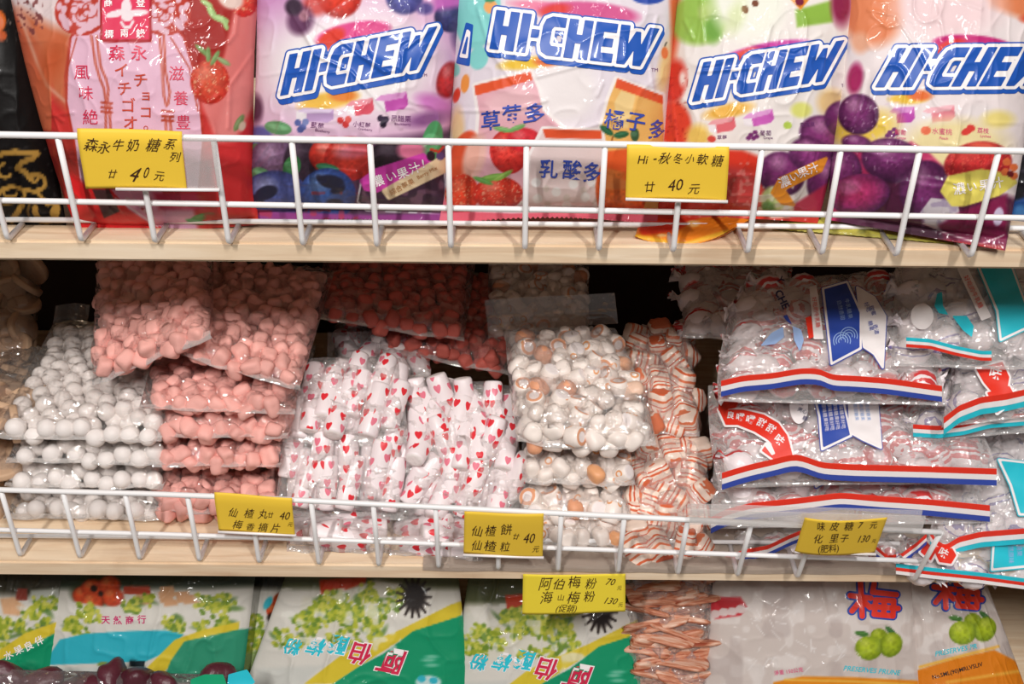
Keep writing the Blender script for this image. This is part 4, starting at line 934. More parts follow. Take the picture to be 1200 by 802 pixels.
b.fold([[(821, 0), (824, 50)], [(802, 24), (812, 46)], [(904, 30), (896, 60)], [(818, 84), (880, 80)], [(864, 128), (856, 140)], [(782, 60), (792, 170)], [(962, 40), (930, 60), (880, 50)]])
u4 = pouch('candy_pouch', 'white candy pouch with green apple, watermelon and purple plums', 'candy bag', b, A, group=GRP, back=(226, 150, 120))
logo(b, u4, 'HI-CHEW', (811, 119), (164, -26), (4, -44), 0.26, drop=(1, 6))
b.text('printed_juice_banner', [('濃', 919, 213, 14, -24, 1, 0, .012), ('い', 931, 207, 12, -24, 1, 0, .012), ('果', 941, 202, 13, -24, 1, 0, .012), ('汁', 953, 197, 13, -24, 1, 0, .012)], MAT['ink_white'], u4)
for it in [('葡萄', 897, 156, 7), ('Grape', 900, 162, 4.4), ('草莓', 846, 161, 6), ('青蘋果', 946, 146, 6, -2)]: b.text('printed_fruit_name', [it], MAT['ink_purple'], u4)
b.text('trade_mark', [('TM', 989, 100, 5)], MAT['ink_purple'], u4)

# --- plum and peach pouch at the right
b = upright((972, 258), (1178, 294, -0.010), (1232, -60), (1004, -60), ((1074, 276, 0.008), (1208, 120), None, (978, 130)), y0=0.022, T=0.044, p=2.1, q=.55, seal=(0.04, 0.05), seed=23, crinkle=0.0020, ns=200, nt=200)
A = Art(960, -70, 1250, 315, (240, 228, 228))
A.ell(1022, 14, 36, 40, (230, 142, 100), 0, 14); A.ell(1008, 50, 10, 12, (238, 180, 150), 0, 8); A.poly([(1130, -70), (1250, -70), (1250, 14), (1200, 22), (1160, 8)], (230, 140, 96), 10); A.ell(1110, 10, 60, 34, (240, 214, 216), 0, 24); A.ell(1206, 22, 10, 5, (220, 90, 60), 0, 5)
A.ell(1002, 92, 9, 18, (176, 46, 104), 8, 5); A.ell(1140, 52, 46, 11, (206, 50, 130), 4, 2); A.ell(1112, 56, 20, 8, (226, 66, 60), -22, 4); A.ell(1064, 116, 22, 6, (240, 200, 80), 0, 3); A.ell(1078, 112, 14, 6, (232, 120, 60), 0, 4)
A.stick(1057, 135, 15, 9, -4, (196, 84, 180)); A.stick(1100, 134, 19, 9, -6, (236, 148, 160)); A.ell(1150, 132, 20, 10, (236, 226, 226), 0, 4)
A.ell(1010, 150, 40, 20, (238, 206, 90), -10, 14); A.ell(1120, 170, 60, 30, (238, 222, 170), 0, 16); A.ell(1170, 140, 18, 10, (238, 220, 140), 0, 8)
for dx, dy in ((0, 0), (5, -3), (3, 4), (-3, 4), (7, 2)): A.ell(1043+dx, 155+dy, 3, 2.5, (120, 50, 116))
A.ell(1085, 153, 6, 5, (236, 124, 90)); A.ell(1133, 154, 7, 4, (222, 70, 64), -25); A.ell(1138, 150, 5, 4, (222, 70, 64), 20)
A.poly([(1010, 166), (1050, 172), (1068, 166), (1090, 180), (1106, 196), (1110, 285), (960, 285), (960, 180)], (196, 60, 110), 4)
A.poly([(1060, 195), (1130, 215), (1200, 235), (1190, 315), (960, 315), (990, 240)], (92, 36, 70), 8)
for x, y, rx, ry in ((1006, 134, 24, 24), (1004, 168, 18, 10), (1045, 188, 36, 26), (1084, 222, 30, 34), (986, 204, 24, 30)): A.berry(x, y, rx, ry, (134, 58, 120), (72, 32, 70), (226, 186, 212), 10, 2.5)
A.berry(1007, 228, 36, 24, (190, 60, 116), (92, 46, 100), (226, 160, 200), -8, 1.5, None, .6)
A.speck(970, 110, 1060, 200, (230, 200, 220), .4, .82, 5, .5)
A.berry(1146, 192, 40, 26, (206, 54, 56), (160, 30, 40), (226, 100, 90), -8, 2, (240, 110, 90)); A.ell(1150, 172, 16, 5, (226, 100, 80), 0, 3)
A.poly([(1080, 250), (1092, 234), (1120, 238), (1124, 256), (1100, 268), (1086, 262)], (214, 206, 212), 1.5, 1, 2); A.speck(1080, 232, 1122, 266, (150, 130, 170), .15, .62, 41, .5)
A.poly([(1104, 224), (1112, 208), (1150, 200), (1186, 206), (1190, 214), (1170, 228), (1130, 240), (1116, 240)], (236, 222, 112), 1.5, 1, 2)
A.poly([(1100, 264), (1130, 246), (1180, 228), (1180, 315), (1120, 315)], (140, 36, 84), 5); A.ell(1170, 254, 6, 11, (214, 200, 226), 10, 1.5); A.line([(1082, 262), (1110, 274), (1150, 286), (1176, 276)], 1.6, (236, 206, 214)); A.poly([(1090, 280), (1176, 288), (1176, 315), (1100, 315)], (176, 34, 44), 3)
for x, y in ((1180, 190), (1188, 196), (1178, 202), (1188, 206)): A.ell(x, y, 5, 4.5, (226, 120, 70)); 
A.ell(1184, 204, 4, 4, (120, 30, 40))
b.fold([[(1018, 12), (1050, 18), (1068, 46), (1086, 84)], [(1022, 18), (1040, 32), (1052, 30)], [(1100, 6), (1106, 44)], [(1015, 84), (1006, 130), (994, 150)], [(1068, 206), (1120, 214), (1162, 222)], [(1120, 0), (1150, 10)]])
u5 = pouch('candy_pouch', 'white and purple plum candy pouch slumping over the right end of the fence', 'candy bag', b, A, group=GRP, back=(150, 60, 90))
logo(b, u5, 'HI-CHEW', (1026, 102), (196, -2), (8, -45), 0.40, drop=(0, 6))
b.text('printed_juice_banner', [('濃', 1124, 221, 15, -8, 1, 0, .012), ('い', 1139, 219, 13, -8, 1, 0, .012), ('果', 1154, 217, 14, -8, 1, 0, .012), ('汁', 1169, 214, 14, -8, 1, 0, .012)], MAT['ink_white'], u5)
for it in [('葡萄', 1055, 155, 7, 4), ('Grape', 1056, 162, 4.5, 4), ('水蜜桃', 1104, 154, 8, 4), ('Peach', 1106, 162, 4.5, 4), ('荔枝', 1152, 153, 7, 4), ('Lychee', 1155, 160, 4.5, 4)]: b.text('printed_fruit_name', [it], MAT['ink_pink'], u5)

# --- pouches lying low behind and beneath the standing ones
b = Patch([(744, 277, 0.012), (852, 272, 0.014), (900, 246, 0.055), (755, 246, 0.055)], ((800, 288, 0.004), None, None, None), T=0.006, seed=31, ns=70, nt=40, crinkle=0.001)
A = Art(730, 235, 910, 295, (238, 140, 40)); A.poly([(745, 262), (800, 246), (830, 250), (790, 272), (752, 276)], (226, 66, 40), 4); A.ell(812, 262, 8, 4, (240, 196, 130), 0, 2); A.ell(776, 276, 6, 2, (240, 196, 130)); A.line([(744, 277), (800, 287), (852, 272)], 5, (244, 190, 60), 3)
pouch('candy_pouch', 'orange edged candy pouch poking out under the yoghurt and apple pouches', 'candy bag', b, A, group=GRP, serr=0.001, back=(230, 130, 40))
b = Patch([(905, 268, 0.030), (1118, 286, 0.006), (1110, 258, 0.05), (920, 254, 0.05)], ((1000, 276, 0.02), None, None, None), T=0.004, seed=33, ns=70, nt=40, crinkle=0.001)
A = Art(890, 240, 1130, 300, (206, 196, 92)); A.speck(890, 240, 1130, 300, (120, 120, 60), .1, .6, 3, .6)
pouch('candy_pouch', 'flat yellow green candy pouch peeking out under the purple plum pouch', 'candy bag', b, A, group=GRP, serr=0.0012, back=(180, 170, 80))
b = Patch([(55, 276, 0.024), (105, 270, 0.026), (110, 262, 0.05), (70, 262, 0.05)], T=0.003, seed=35, ns=30, nt=20)
A = Art(40, 250, 120, 285, (150, 36, 34))
pouch('candy_pouch', 'corner of a dark red pouch lying beneath the pink caramel pouch', 'candy bag', b, A, group=GRP, serr=0.001, back=(150, 40, 40))
b = upright((1174, 268), (1330, 272), (1360, 150), (1190, 120), y0=0.060, T=0.018, seed=37, ns=70, nt=70, seal=(.04, .04))
A = Art(1160, 100, 1370, 290, (26, 24, 32)); A.poly([(1176, 240), (1215, 226), (1300, 226), (1300, 290), (1176, 290)], (40, 84, 150), 4); A.speck(1170, 180, 1230, 230, (90, 80, 100), .15, .7, 3, .5); A.ell(1196, 250, 8, 10, (70, 130, 190), 0, 4)  # black base paints the dark gap's shade; only the low blue is pouch
pouch('candy_pouch', 'blue candy pouch with gap shade painted black above, half hidden at the right end of the top shelf', 'candy bag', b, A, group=GRP, back=(30, 30, 40))
# ---------------------------------------------------------------- middle shelf: clear bags of sweets in stacks
def wb(c, p=None):
    return c
MAT['white_ball'] = mat('white_sugar_coat', rgb(232, 224, 220), 0.55, 0.3, rand=0.04, bump=(160, 0.15, 0.002))
MAT['pink_candy'] = mat('pink_sugar_candy', rgb(232, 170, 160), 0.6, 0.25, rand=0.09, bump=(140, 0.35, 0.002))
MAT['red_candy'] = mat('red_haw_ball', rgb(200, 100, 88), 0.6, 0.25, rand=0.10, bump=(140, 0.35, 0.002))
MAT['cracker'] = mat('beige_wafer', rgb(198, 164, 134), 0.65, 0.25, rand=0.08, bump=(60, 0.4, 0.002))
def heart_build(scale_u, scale_v, bg, fg, fg2, r1, ring=False):
    def f(nt, b):
        L = nt.links.new
        uv = N(nt, 'UVMap'); mp = N(nt, 'Mapping'); mp.inputs['Scale'].default_value = (scale_u, scale_v, 1)
        oi = N(nt, 'ObjectInfo'); cb = N(nt, 'CombineXYZ'); ml = N(nt, 'Math', operation='MULTIPLY'); ml.inputs[1].default_value = 37.0
        L(oi.outputs['Random'], ml.inputs[0]); L(ml.outputs[0], cb.inputs[0]); L(ml.outputs[0], cb.inputs[1]); L(cb.outputs[0], mp.inputs['Location'])
        vo = N(nt, 'TexVoronoi', voronoi_dimensions='2D'); vo.inputs['Scale'].default_value = 1.0; vo.inputs['Randomness'].default_value = 0.75
        L(uv.outputs[0], mp.inputs[0]); L(mp.outputs[0], vo.inputs['Vector'])
        sb = N(nt, 'VectorMath', operation='SUBTRACT'); L(mp.outputs[0], sb.inputs[0]); L(vo.outputs['Position'], sb.inputs[1])
        sx = N(nt, 'SeparateXYZ'); L(sb.outputs[0], sx.inputs[0])
        if not ring:
            ab = N(nt, 'Math', operation='ABSOLUTE'); L(sx.outputs[0], ab.inputs[0])
            m1 = N(nt, 'Math', operation='MULTIPLY'); m1.inputs[1].default_value = 0.75; L(ab.outputs[0], m1.inputs[0])
            s2 = N(nt, 'Math', operation='SUBTRACT'); L(sx.outputs[1], s2.inputs[0]); L(m1.outputs[0], s2.inputs[1])
            yy = s2.outputs[0]
        else: yy = sx.outputs[1]
        c2 = N(nt, 'CombineXYZ'); L(sx.outputs[0], c2.inputs[0]); L(yy, c2.inputs[1])
        ln = N(nt, 'VectorMath', operation='LENGTH'); L(c2.outputs[0], ln.inputs[0])
        if ring:
            r = ramp(nt, [(0.0, bg), (r1*0.55, bg), (r1*0.62, fg), (r1, fg), (r1*1.1, bg)])
            L(ln.outputs['Value'], r.inputs[0]); L(r.outputs[0], b.inputs['Base Color'])
        else:
            lt = N(nt, 'Math', operation='LESS_THAN'); lt.inputs[1].default_value = r1; L(ln.outputs['Value'], lt.inputs[0])
            mc = N(nt, 'MixRGB'); mc.inputs[1].default_value = fg; mc.inputs[2].default_value = fg2
            sc_ = N(nt, 'SeparateColor'); L(vo.outputs['Color'], sc_.inputs[0]); g = N(nt, 'Math', operation='GREATER_THAN'); g.inputs[1].default_value = 0.55; L(sc_.outputs[0], g.inputs[0]); L(g.outputs[0], mc.inputs[0])
            m2 = N(nt, 'MixRGB'); m2.inputs[1].default_value = bg; L(lt.outputs[0], m2.inputs[0]); L(mc.outputs[0], m2.inputs[2]); L(m2.outputs[0], b.inputs['Base Color'])
    return f
MAT['heart_wrap'] = mat('white_wrap_with_red_hearts', rough=0.4, spec=0.4, coat=0.2, build=heart_build(4.4, 4.0, rgb(238, 226, 228), rgb(222, 44, 56), rgb(226, 120, 140), 0.24))
MAT['ring_wrap'] = mat('white_wrap_with_orange_rings', rough=0.45, spec=0.35, coat=0.15, build=heart_build(2.6, 2.2, rgb(238, 226, 218), rgb(226, 158, 104), rgb(226, 158, 104), 0.17, True))
MAT['rim_orange'] = mat('orange_haw_edge', rgb(222, 158, 122), 0.5, 0.3)
def stripe_build(cols, scale, axis=0):
    def f(nt, b):
        L = nt.links.new
        tc = N(nt, 'TexCoord'); sp = N(nt, 'SeparateXYZ'); L(tc.outputs['Object'], sp.inputs[0])
        oi = N(nt, 'ObjectInfo'); ad = N(nt, 'Math', operation='MULTIPLY_ADD'); ad.inputs[1].default_value = scale
        L(sp.outputs[axis], ad.inputs[0]); L(oi.outputs['Random'], ad.inputs[2])
        no = N(nt, 'TexNoise'); no.inputs['Scale'].default_value = 120; L(tc.outputs['Object'], no.inputs['Vector'])
        a2 = N(nt, 'Math', operation='MULTIPLY_ADD'); a2.inputs[1].default_value = 0.13; L(no.outputs[0], a2.inputs[0]); L(ad.outputs[0], a2.inputs[2])
        fr = N(nt, 'Math', operation='FRACT'); L(a2.outputs[0], fr.inputs[0])
        r = ramp(nt, cols); r.color_ramp.interpolation = 'CONSTANT'; L(fr.outputs[0], r.inputs[0]); L(r.outputs[0], b.inputs['Base Color'])
    return f
WH = rgb(238, 228, 230)
MAT['block_wrap'] = mat('orange_striped_block_wrap', rough=0.35, spec=0.4, coat=0.2, build=stripe_build([(0, rgb(236, 214, 198)), (0.30, rgb(214, 104, 66)), (0.42, rgb(236, 216, 200)), (0.55, rgb(204, 92, 58)), (0.63, rgb(232, 206, 190)), (0.85, rgb(216, 120, 84))], 55))
RD = rgb(206, 62, 62); PK = rgb(226, 150, 154); VI = rgb(120, 106, 164)
MAT['toffee_red'] = mat('red_striped_twist_wrap', rough=0.3, spec=0.5, coat=0.3, build=stripe_build([(0, WH), (0.50, RD), (0.60, WH), (0.66, RD), (0.72, WH), (0.78, RD), (0.90, PK), (0.94, WH)], 24, 1))
MAT['toffee_blue'] = mat('violet_striped_twist_wrap', rough=0.3, spec=0.5, coat=0.3, build=stripe_build([(0, WH), (0.66, VI), (0.70, WH), (0.80, VI), (0.84, WH)], 24, 1))
BALL = [ico('ball_candy', 3, lump(k, .0098, .0096, .0092, 0.0, .03), MAT['white_ball']) for k in range(3)]
PINK = [ico('pink_candy', 3, lump(10+k, .0096, .0084, .0072, 2.6, .17), MAT['pink_candy']) for k in range(5)]
REDB = [ico('red_candy', 3, lump(30+k, .0084, .0080, .0074, 1.6, .12), MAT['red_candy']) for k in range(4)]
MAT['roll_end'] = mat('white_wrap_end', rgb(236, 226, 224), 0.5, 0.3, bump=(300, .4, .002))
def roll_mesh(name, R, Lh, m, rim=None, seg=20, bulge=0.06):
    V, F, UV, MI = [], [], [], []
    prof = [(-Lh, R*.55), (-Lh*.985, R*.9), (-Lh*.9, R), (-Lh*.45, R*(1+bulge)), (0, R*(1+bulge*1.2)), (Lh*.45, R*(1+bulge)), (Lh*.9, R), (Lh*.985, R*.9), (Lh, R*.55)]
    for x, r in prof:
        for k in range(seg+1):
            a = 2*math.pi*k/seg; V.append((x, r*math.cos(a), r*math.sin(a))); UV.append((k/seg, x/(2*math.pi*R)))
    n = seg+1
    for i in range(len(prof)-1):
        for k in range(seg): F.append((i*n+k, (i+1)*n+k, (i+1)*n+k+1, i*n+k+1)); MI.append((1 if rim else 2) if i in (0, len(prof)-2) else 0)
    for s, i in ((-1, 0), (1, len(prof)-1)):
        c = len(V); V.append((s*Lh*1.01, 0, 0)); UV.append((0.5, .5))
        for k in range(seg): F.append((c, i*n+k+1, i*n+k) if s > 0 else (c, i*n+k, i*n+k+1)); MI.append(2)
    me = bpy.data.meshes.new(name); me.from_pydata(V, [], F); me.update()
    me.materials.append(m)
    me.materials.append(rim or m); me.materials.append(m if name == 'wafer' else MAT['roll_end']); me.polygons.foreach_set('material_index', np.array(MI, np.int32))
    me.polygons.foreach_set('use_smooth', np.ones(len(F), bool))
    l = me.uv_layers.new(name='UVMap'); idx = np.zeros(len(me.loops), np.int32); me.loops.foreach_get('vertex_index', idx)
    l.data.foreach_set('uv', np.array(UV, np.float32)[idx].ravel())
    return me
HEART = [roll_mesh('heart_roll', .0105, .030, MAT['heart_wrap']), roll_mesh('heart_roll', .0100, .027, MAT['heart_wrap'])]
RING = [roll_mesh('ring_candy', .0085, .0105, MAT['ring_wrap'], bulge=.12), roll_mesh('ring_candy', .0095, .0080, MAT['ring_wrap'], MAT['rim_orange'], bulge=.10), ico('ring_candy', 3, lump(51, .0105, .0095, .0085, .6, .09), MAT['rim_orange'])]
RING = RING[:2]*3+RING[2:]+[ico('ring_candy', 3, lump(52+k, .0105, .0090, .0080, 1.0, .12), MAT['ring_wrap']) for k in range(4)]*2
BLOCK = [ico('block_candy', 3, lump(60+k, .0185, .0120, .0100, 6.0, .03), MAT['block_wrap']) for k in range(3)]
WAFER = [roll_mesh('wafer', .0185, .0036, MAT['cracker'], seg=28, bulge=.02)]
def twist(name, m, seed):
    """a ball wrapped in film with two twisted, fanned ends"""
    rr = random.Random(seed); V, F = [], []
    prof = [(-.026, .0095), (-.0225, .0070), (-.0180, .0036), (-.0160, .0046), (-.0130, .0092), (-.008, .0136), (0, .0155), (.008, .0136), (.0130, .0092), (.0160, .0046), (.0180, .0036), (.0225, .0070), (.026, .0095)]
    seg = 28
    for i, (x, r) in enumerate(prof):
        fan = abs(x) > .0165
        for k in range(seg):
            a = 2*math.pi*k/seg
            q = r*(1+(0.35*math.sin(7*a+seed)+.2*math.sin(3*a) if fan else 0.05*math.sin(9*a+x*300)))
            V.append((x+(0.0015*math.sin(5*a+seed) if fan else 0), q*math.cos(a)*(1.0), q*math.sin(a)*(0.45 if fan else 1)))
    for i in range(len(prof)-1):
        for k in range(seg): F.append((i*seg+k, (i+1)*seg+k, (i+1)*seg+(k+1) % seg, i*seg+(k+1) % seg))
    F.append(tuple(range(seg))[::-1]); F.append(tuple(range(len(V)-seg, len(V))))
    me = bpy.data.meshes.new(name); me.from_pydata(V, [], F); me.update(); me.materials.append(m)
    me.polygons.foreach_set('use_smooth', np.ones(len(F), bool))
    return me
TWR = [twist('wrapped_toffee', MAT['toffee_red'], k) for k in range(3)]
TWB = [twist('wrapped_toffee', MAT['toffee_blue'], 5+k) for k in range(3)]

def level(l, r, y0, depth, skew=0.0, rise=0.0, grow=0.0, **kw):
    """a bag lying level in a stack: l, r = (px, py) of its front left / right corners at depth y0"""
    a = P(l[0], l[1], y0); c = P(r[0], r[1], y0)
    dv = np.array([skew, depth, rise]); e = np.array([grow, 0, 0])
    return Patch([(0, 0, 0, a), (0, 0, 0, c), (0, 0, 0, c+dv+e), (0, 0, 0, a+dv-e)], **kw)
ZD = MAT['zip']

# ---- white sugar balls, four bags
GW = 'clear bags of white sugar balls'
for i, (l, r, lab, n) in enumerate([((6, 602), (192, 604), 'bottom bag of white sugar balls, behind the left end of the fence', 72),
                                    ((6, 566), (192, 568), 'third bag down of white sugar balls, level with the fence top rail', 64),
                                    ((8, 537), (196, 539), 'second bag of white sugar balls, just below the open topmost one', 64)]):
    b = level(l, r, 0.060, 0.17, T=.0150, p=12, q=.4, ns=110, nt=60, seed=40+i, crinkle=.003, cs=(9, 9))
    clear_bag('candy_bag', lab, 'candy bag', b, 'ball_candy', BALL, .0095, GW, n, trange=(.02, .34), seed=40+i)
b = Patch([(-8, 508, .055), (190, 512, .055), (222, 380, .25), (62, 380, .25)], (None, (210, 450, .13), None, (30, 440, .145)), T=.0155, p=5, q=.42, ns=130, nt=150, seed=44, crinkle=.0026, cs=(9, 9))
clear_bag('candy_bag', 'topmost zip bag of white sugar balls, spread flat beside the pink bags', 'candy bag', b, 'ball_candy', BALL, .0095, GW, 98, seed=44, zip_=((66, 357, .27), (106, 357, .27), (-4, 30, 0)))

# ---- pink sweets, six bags
GP = 'clear bags of pink haw sweets'
for i, (l, r, lab, n, y0) in enumerate([((176, 594), (330, 598), 'bottom bag of pink sweets, behind the fence and the yellow card', 76, .060),
                                        ((180, 541), (330, 543), 'flat bag of pink sweets, second from the bottom of its stack', 56, .060),
                                        ((180, 506), (338, 508), 'flat bag of pink sweets in the middle of its stack', 56, .062)]):
    b = level(l, r, y0, 0.17, T=(.0200 if i == 0 else .0140), p=12, q=.4, ns=110, nt=60, seed=50+i, crinkle=.0034, cs=(9, 9))
    clear_bag('candy_bag', lab, 'candy bag', b, 'pink_candy', PINK, .0082, GP, n, trange=(.02, .34), seed=50+i)
b = Patch([(164, 474, .066), (346, 480, .066), (360, 400, .20), (185, 400, .20)], T=.0135, p=5, q=.42, ns=130, nt=100, seed=54, crinkle=.003, cs=(9, 9))
clear_bag('candy_bag', 'bulging bag of pink sweets under the two topmost pink bags', 'candy bag', b, 'pink_candy', PINK, .0082, GP, 80, trange=(.02, .75), seed=54)
b = Patch([(212, 412, .086), (352, 452, .072), (392, 318, .26), (236, 310, .27)], T=.0150, p=5, q=.42, ns=130, nt=150, seed=55, crinkle=.003, cs=(9, 9))
clear_bag('candy_bag', 'slanting bag of pink sweets beside the heart rolls, right of the topmost pink bag', 'candy bag', b, 'pink_candy', PINK, .0082, GP, 99, seed=55)
b = Patch([(108, 446, .078), (246, 388, .070), (248, 296, .235), (116, 292, .245)], T=.0150, p=5, q=.42, ns=130, nt=150, seed=56, crinkle=.003, cs=(9, 9))
clear_bag('candy_bag', 'topmost pink sweets bag, tilted over the white sugar balls', 'candy bag', b, 'pink_candy', PINK, .0082, GP, 95, seed=56)

# ---- darker red sweets further back
GD = 'clear bags of dark red haw sweets at the back'
b = Patch([(445, 404, .215), (602, 436, .205), (600, 326, .36), (455, 318, .36)], T=.016, p=5, q=.42, ns=100, nt=100, seed=60, crinkle=.003, cs=(9, 9))
clear_bag('candy_bag', 'lower bag of dark red sweets behind the heart rolls', 'candy bag', b, 'red_candy', REDB, .0078, GD, 80, seed=60)
b = Patch([(374, 368, .195), (544, 396, .195), (560, 292, .36), (380, 286, .36)], T=.016, p=5, q=.42, ns=100, nt=100, seed=61, crinkle=.003, cs=(9, 9))
clear_bag('candy_bag', 'upper bag of dark red sweets in the shade under the top shelf', 'candy bag', b, 'red_candy', REDB, .0078, GD, 90, seed=61)

# ---- white rolls wrapped with red hearts
GH = 'bags of heart print candy rolls'
b = Patch([(392, 436, .19), (505, 440, .18), (500, 384, .28), (392, 380, .28)], T=.014, p=4, q=.45, ns=70, nt=60, seed=70)
clear_bag('candy_bag', 'small shaded bag of heart print rolls at the back of its pile', 'candy bag', b, 'heart_roll', HEART, .0105, GH, 10, dist=.022, axis='t', seed=70, fill=False, front=False, half=.030, film='film_hazy', zip_=((384, 388, .24), (462, 390, .24), (0, 34, 0)))
b = Patch([(336, 640, .022), (458, 643, .022), (466, 604, .075), (338, 600, .075)], T=.016, p=4, q=.45, ns=90, nt=70, seed=71)
clear_bag('candy_bag', 'lowest heart print roll bag, behind the fence just right of the leftmost middle card', 'candy bag', b, 'heart_roll', HEART, .0105, GH, 9, dist=.021, axis='s', seed=71, fill=False, front=False, half=.030, film='film_hazy')
b = Patch([(456, 645, .018), (574, 652, .010), (606, 606, .075), (460, 604, .075)], T=.016, p=4, q=.45, ns=90, nt=70, seed=72)
clear_bag('candy_bag', 'lowest bag of heart print rolls, sagging between fence and middle yellow card', 'candy bag', b, 'heart_roll', HEART, .0105, GH, 10, dist=.021, axis='s', seed=72, fill=False, front=False, half=.030, film='film_hazy')
b = Patch([(332, 512, .088), (478, 512, .088), (470, 420, .165), (362, 420, .165)], T=.019, p=4, q=.45, ns=120, nt=110, seed=73, crinkle=.003, cs=(9, 9))
clear_bag('candy_bag', 'upper left bag of heart print rolls standing on end beside pink sweets', 'candy bag', b, 'heart_roll', HEART, .0105, GH, 15, dist=.0205, axis='t', jit=.16, seed=73, front=False, half=.030, film='film_hazy', fillmesh=HEART[1])
b = Patch([(322, 598, .056), (474, 602, .056), (474, 500, .105), (334, 498, .105)], T=.019, p=4, q=.45, ns=120, nt=110, seed=74, crinkle=.003, cs=(9, 9))
clear_bag('candy_bag', 'lower left bag of heart print rolls just behind the fence rail', 'candy bag', b, 'heart_roll', HEART, .0105, GH, 16, dist=.0205, axis='t', jit=.16, seed=74, front=False, half=.030, film='film_hazy', fillmesh=HEART[1])
b = Patch([(470, 548, .080), (612, 556, .080), (600, 452, .165), (474, 440, .165)], T=.020, p=4, q=.45, ns=120, nt=120, seed=75, crinkle=.003, cs=(9, 9))
clear_bag('candy_bag', 'upper right bag of jumbled heart print rolls beside the zip bag of orange rings', 'candy bag', b, 'heart_roll', HEART, .0105, GH, 22, dist=.0175, axis='t', jit=.6, seed=75, front=False, half=.030, film='film_hazy', fillmesh=HEART[1])
b = Patch([(468, 606, .056), (616, 612, .056), (616, 530, .100), (474, 524, .100)], T=.018, p=4, q=.45, ns=120, nt=90, seed=76, crinkle=.0042, cs=(9, 9))
clear_bag('candy_bag', 'crumpled lower right bag of heart print rolls above the middle yellow card', 'candy bag', b, 'heart_roll', HEART, .0105, GH, 18, dist=.0175, axis='t', jit=.6, seed=76, front=False, half=.030, film='film_hazy', fillmesh=HEART[1])

# ---- white sweets with orange rings
GR = 'bags of orange ring haw sweets'
for i, (l, r, lab, n, T) in enumerate([((612, 632), (738, 635), 'bottom bag of orange ring sweets, behind the middle yellow card', 50, .0140),
                                       ((610, 600), (738, 603), 'third bag of orange ring sweets, behind the fence rail', 54, .0150),
                                       ((612, 560), (744, 564), 'second bag of orange ring sweets, under the big zip bag', 58, .0165)]):
    b = level(l, r, (.030, .046, .058)[i], .15, T=T, p=12, q=.4, ns=110, nt=60, seed=80+i, crinkle=.0042, cs=(9, 9))
    clear_bag('candy_bag', lab, 'candy bag', b, 'ring_candy', RING, .0092, GR, n, trange=(.02, .36), film='film_hazy', seed=80+i)
b = Patch([(572, 396, .24), (690, 398, .24), (690, 312, .36), (572, 306, .36)], T=.016, p=4, q=.45, ns=80, nt=80, seed=84, crinkle=.0042, cs=(9, 9))
clear_bag('candy_bag', 'shaded bag of orange ring sweets at the back behind the zip bag', 'candy bag', b, 'ring_candy', RING, .0092, GR, 50, film='film_hazy', seed=84)
b = Patch([(606, 512, .060), (768, 516, .055), (722, 386, .20), (592, 388, .20)], ((690, 520, .052), (752, 455, .12), None, (597, 452, .125)), T=.021, p=5, q=.42, ns=140, nt=150, seed=85, crinkle=.003, cs=(9, 9))
clear_bag('candy_bag', 'big topmost zip bag of orange ring sweets with its clear zip standing up', 'candy bag', b, 'ring_candy', RING, .0092, GR, 99, film='film_hazy', seed=85, zip_=((568, 352, .235), (720, 343, .235), (4, 36, -.012)))

# ---- orange wrapped blocks
GB = 'bags of orange wrapped blocks'
b = Patch([(738, 500, .125), (820, 506, .125), (808, 388, .25), (738, 384, .25)], T=.020, p=4, q=.45, ns=80, nt=100, seed=90, crinkle=.0042, cs=(9, 9))
clear_bag('candy_bag', 'upper shaded bag of orange wrapped blocks behind the striped bags', 'candy bag', b, 'block_candy', BLOCK, .0125, GB, 22, film='film_hazy', seed=90)
b = Patch([(730, 650, .014), (832, 648, .018), (828, 608, .075), (736, 606, .075)], T=.018, p=4, q=.45, ns=90, nt=60, seed=91, crinkle=.0042, cs=(9, 9))
clear_bag('candy_bag', 'lowest bag of orange wrapped blocks sagging under the fence rail', 'candy bag', b, 'block_candy', BLOCK, .0125, GB, 14, film='film_hazy', seed=91, fill=False)
b = Patch([(732, 616, .058), (834, 620, .058), (828, 516, .130), (742, 514, .130)], T=.020, p=4, q=.45, ns=100, nt=110, seed=92, crinkle=.0042, cs=(9, 9))
clear_bag('candy_bag', 'front bag of orange wrapped blocks right of the orange ring stack', 'candy bag', b, 'block_candy', BLOCK, .0125, GB, 30, film='film_hazy', seed=92)

# ---- beige wafers at the far left
GF = 'bags of round beige wafers'
b = Patch([(-90, 452, .200), (34, 436, .205), (50, 306, .32), (-80, 300, .32)], T=.022, p=4, q=.45, ns=80, nt=100, seed=95, crinkle=.003, cs=(9, 9))
clear_bag('candy_bag', 'large dark bag of round beige wafers at the far left', 'candy bag', b, 'wafer', WAFER, .0130, GF, 34, dist=.021, seed=95)
for i, (l, r, T, lab) in enumerate([((-80, 610), (14, 612), .020, 'lowest bag of round beige wafers behind the fence end'), ((-80, 556), (22, 556), .018, 'middle bag of round beige wafers left of the white balls'), ((-80, 506), (22, 500), .015, 'flat bag of round beige wafers under the large dark one')]):
    b = level(l, r, .066, .15, T=T, p=4, q=.45, ns=80, nt=60, seed=96+i, crinkle=.003, cs=(9, 9))
    clear_bag('candy_bag', lab, 'candy bag', b, 'wafer', WAFER, .0130, GF, 16, dist=.02, trange=(.02, .5), seed=96+i)

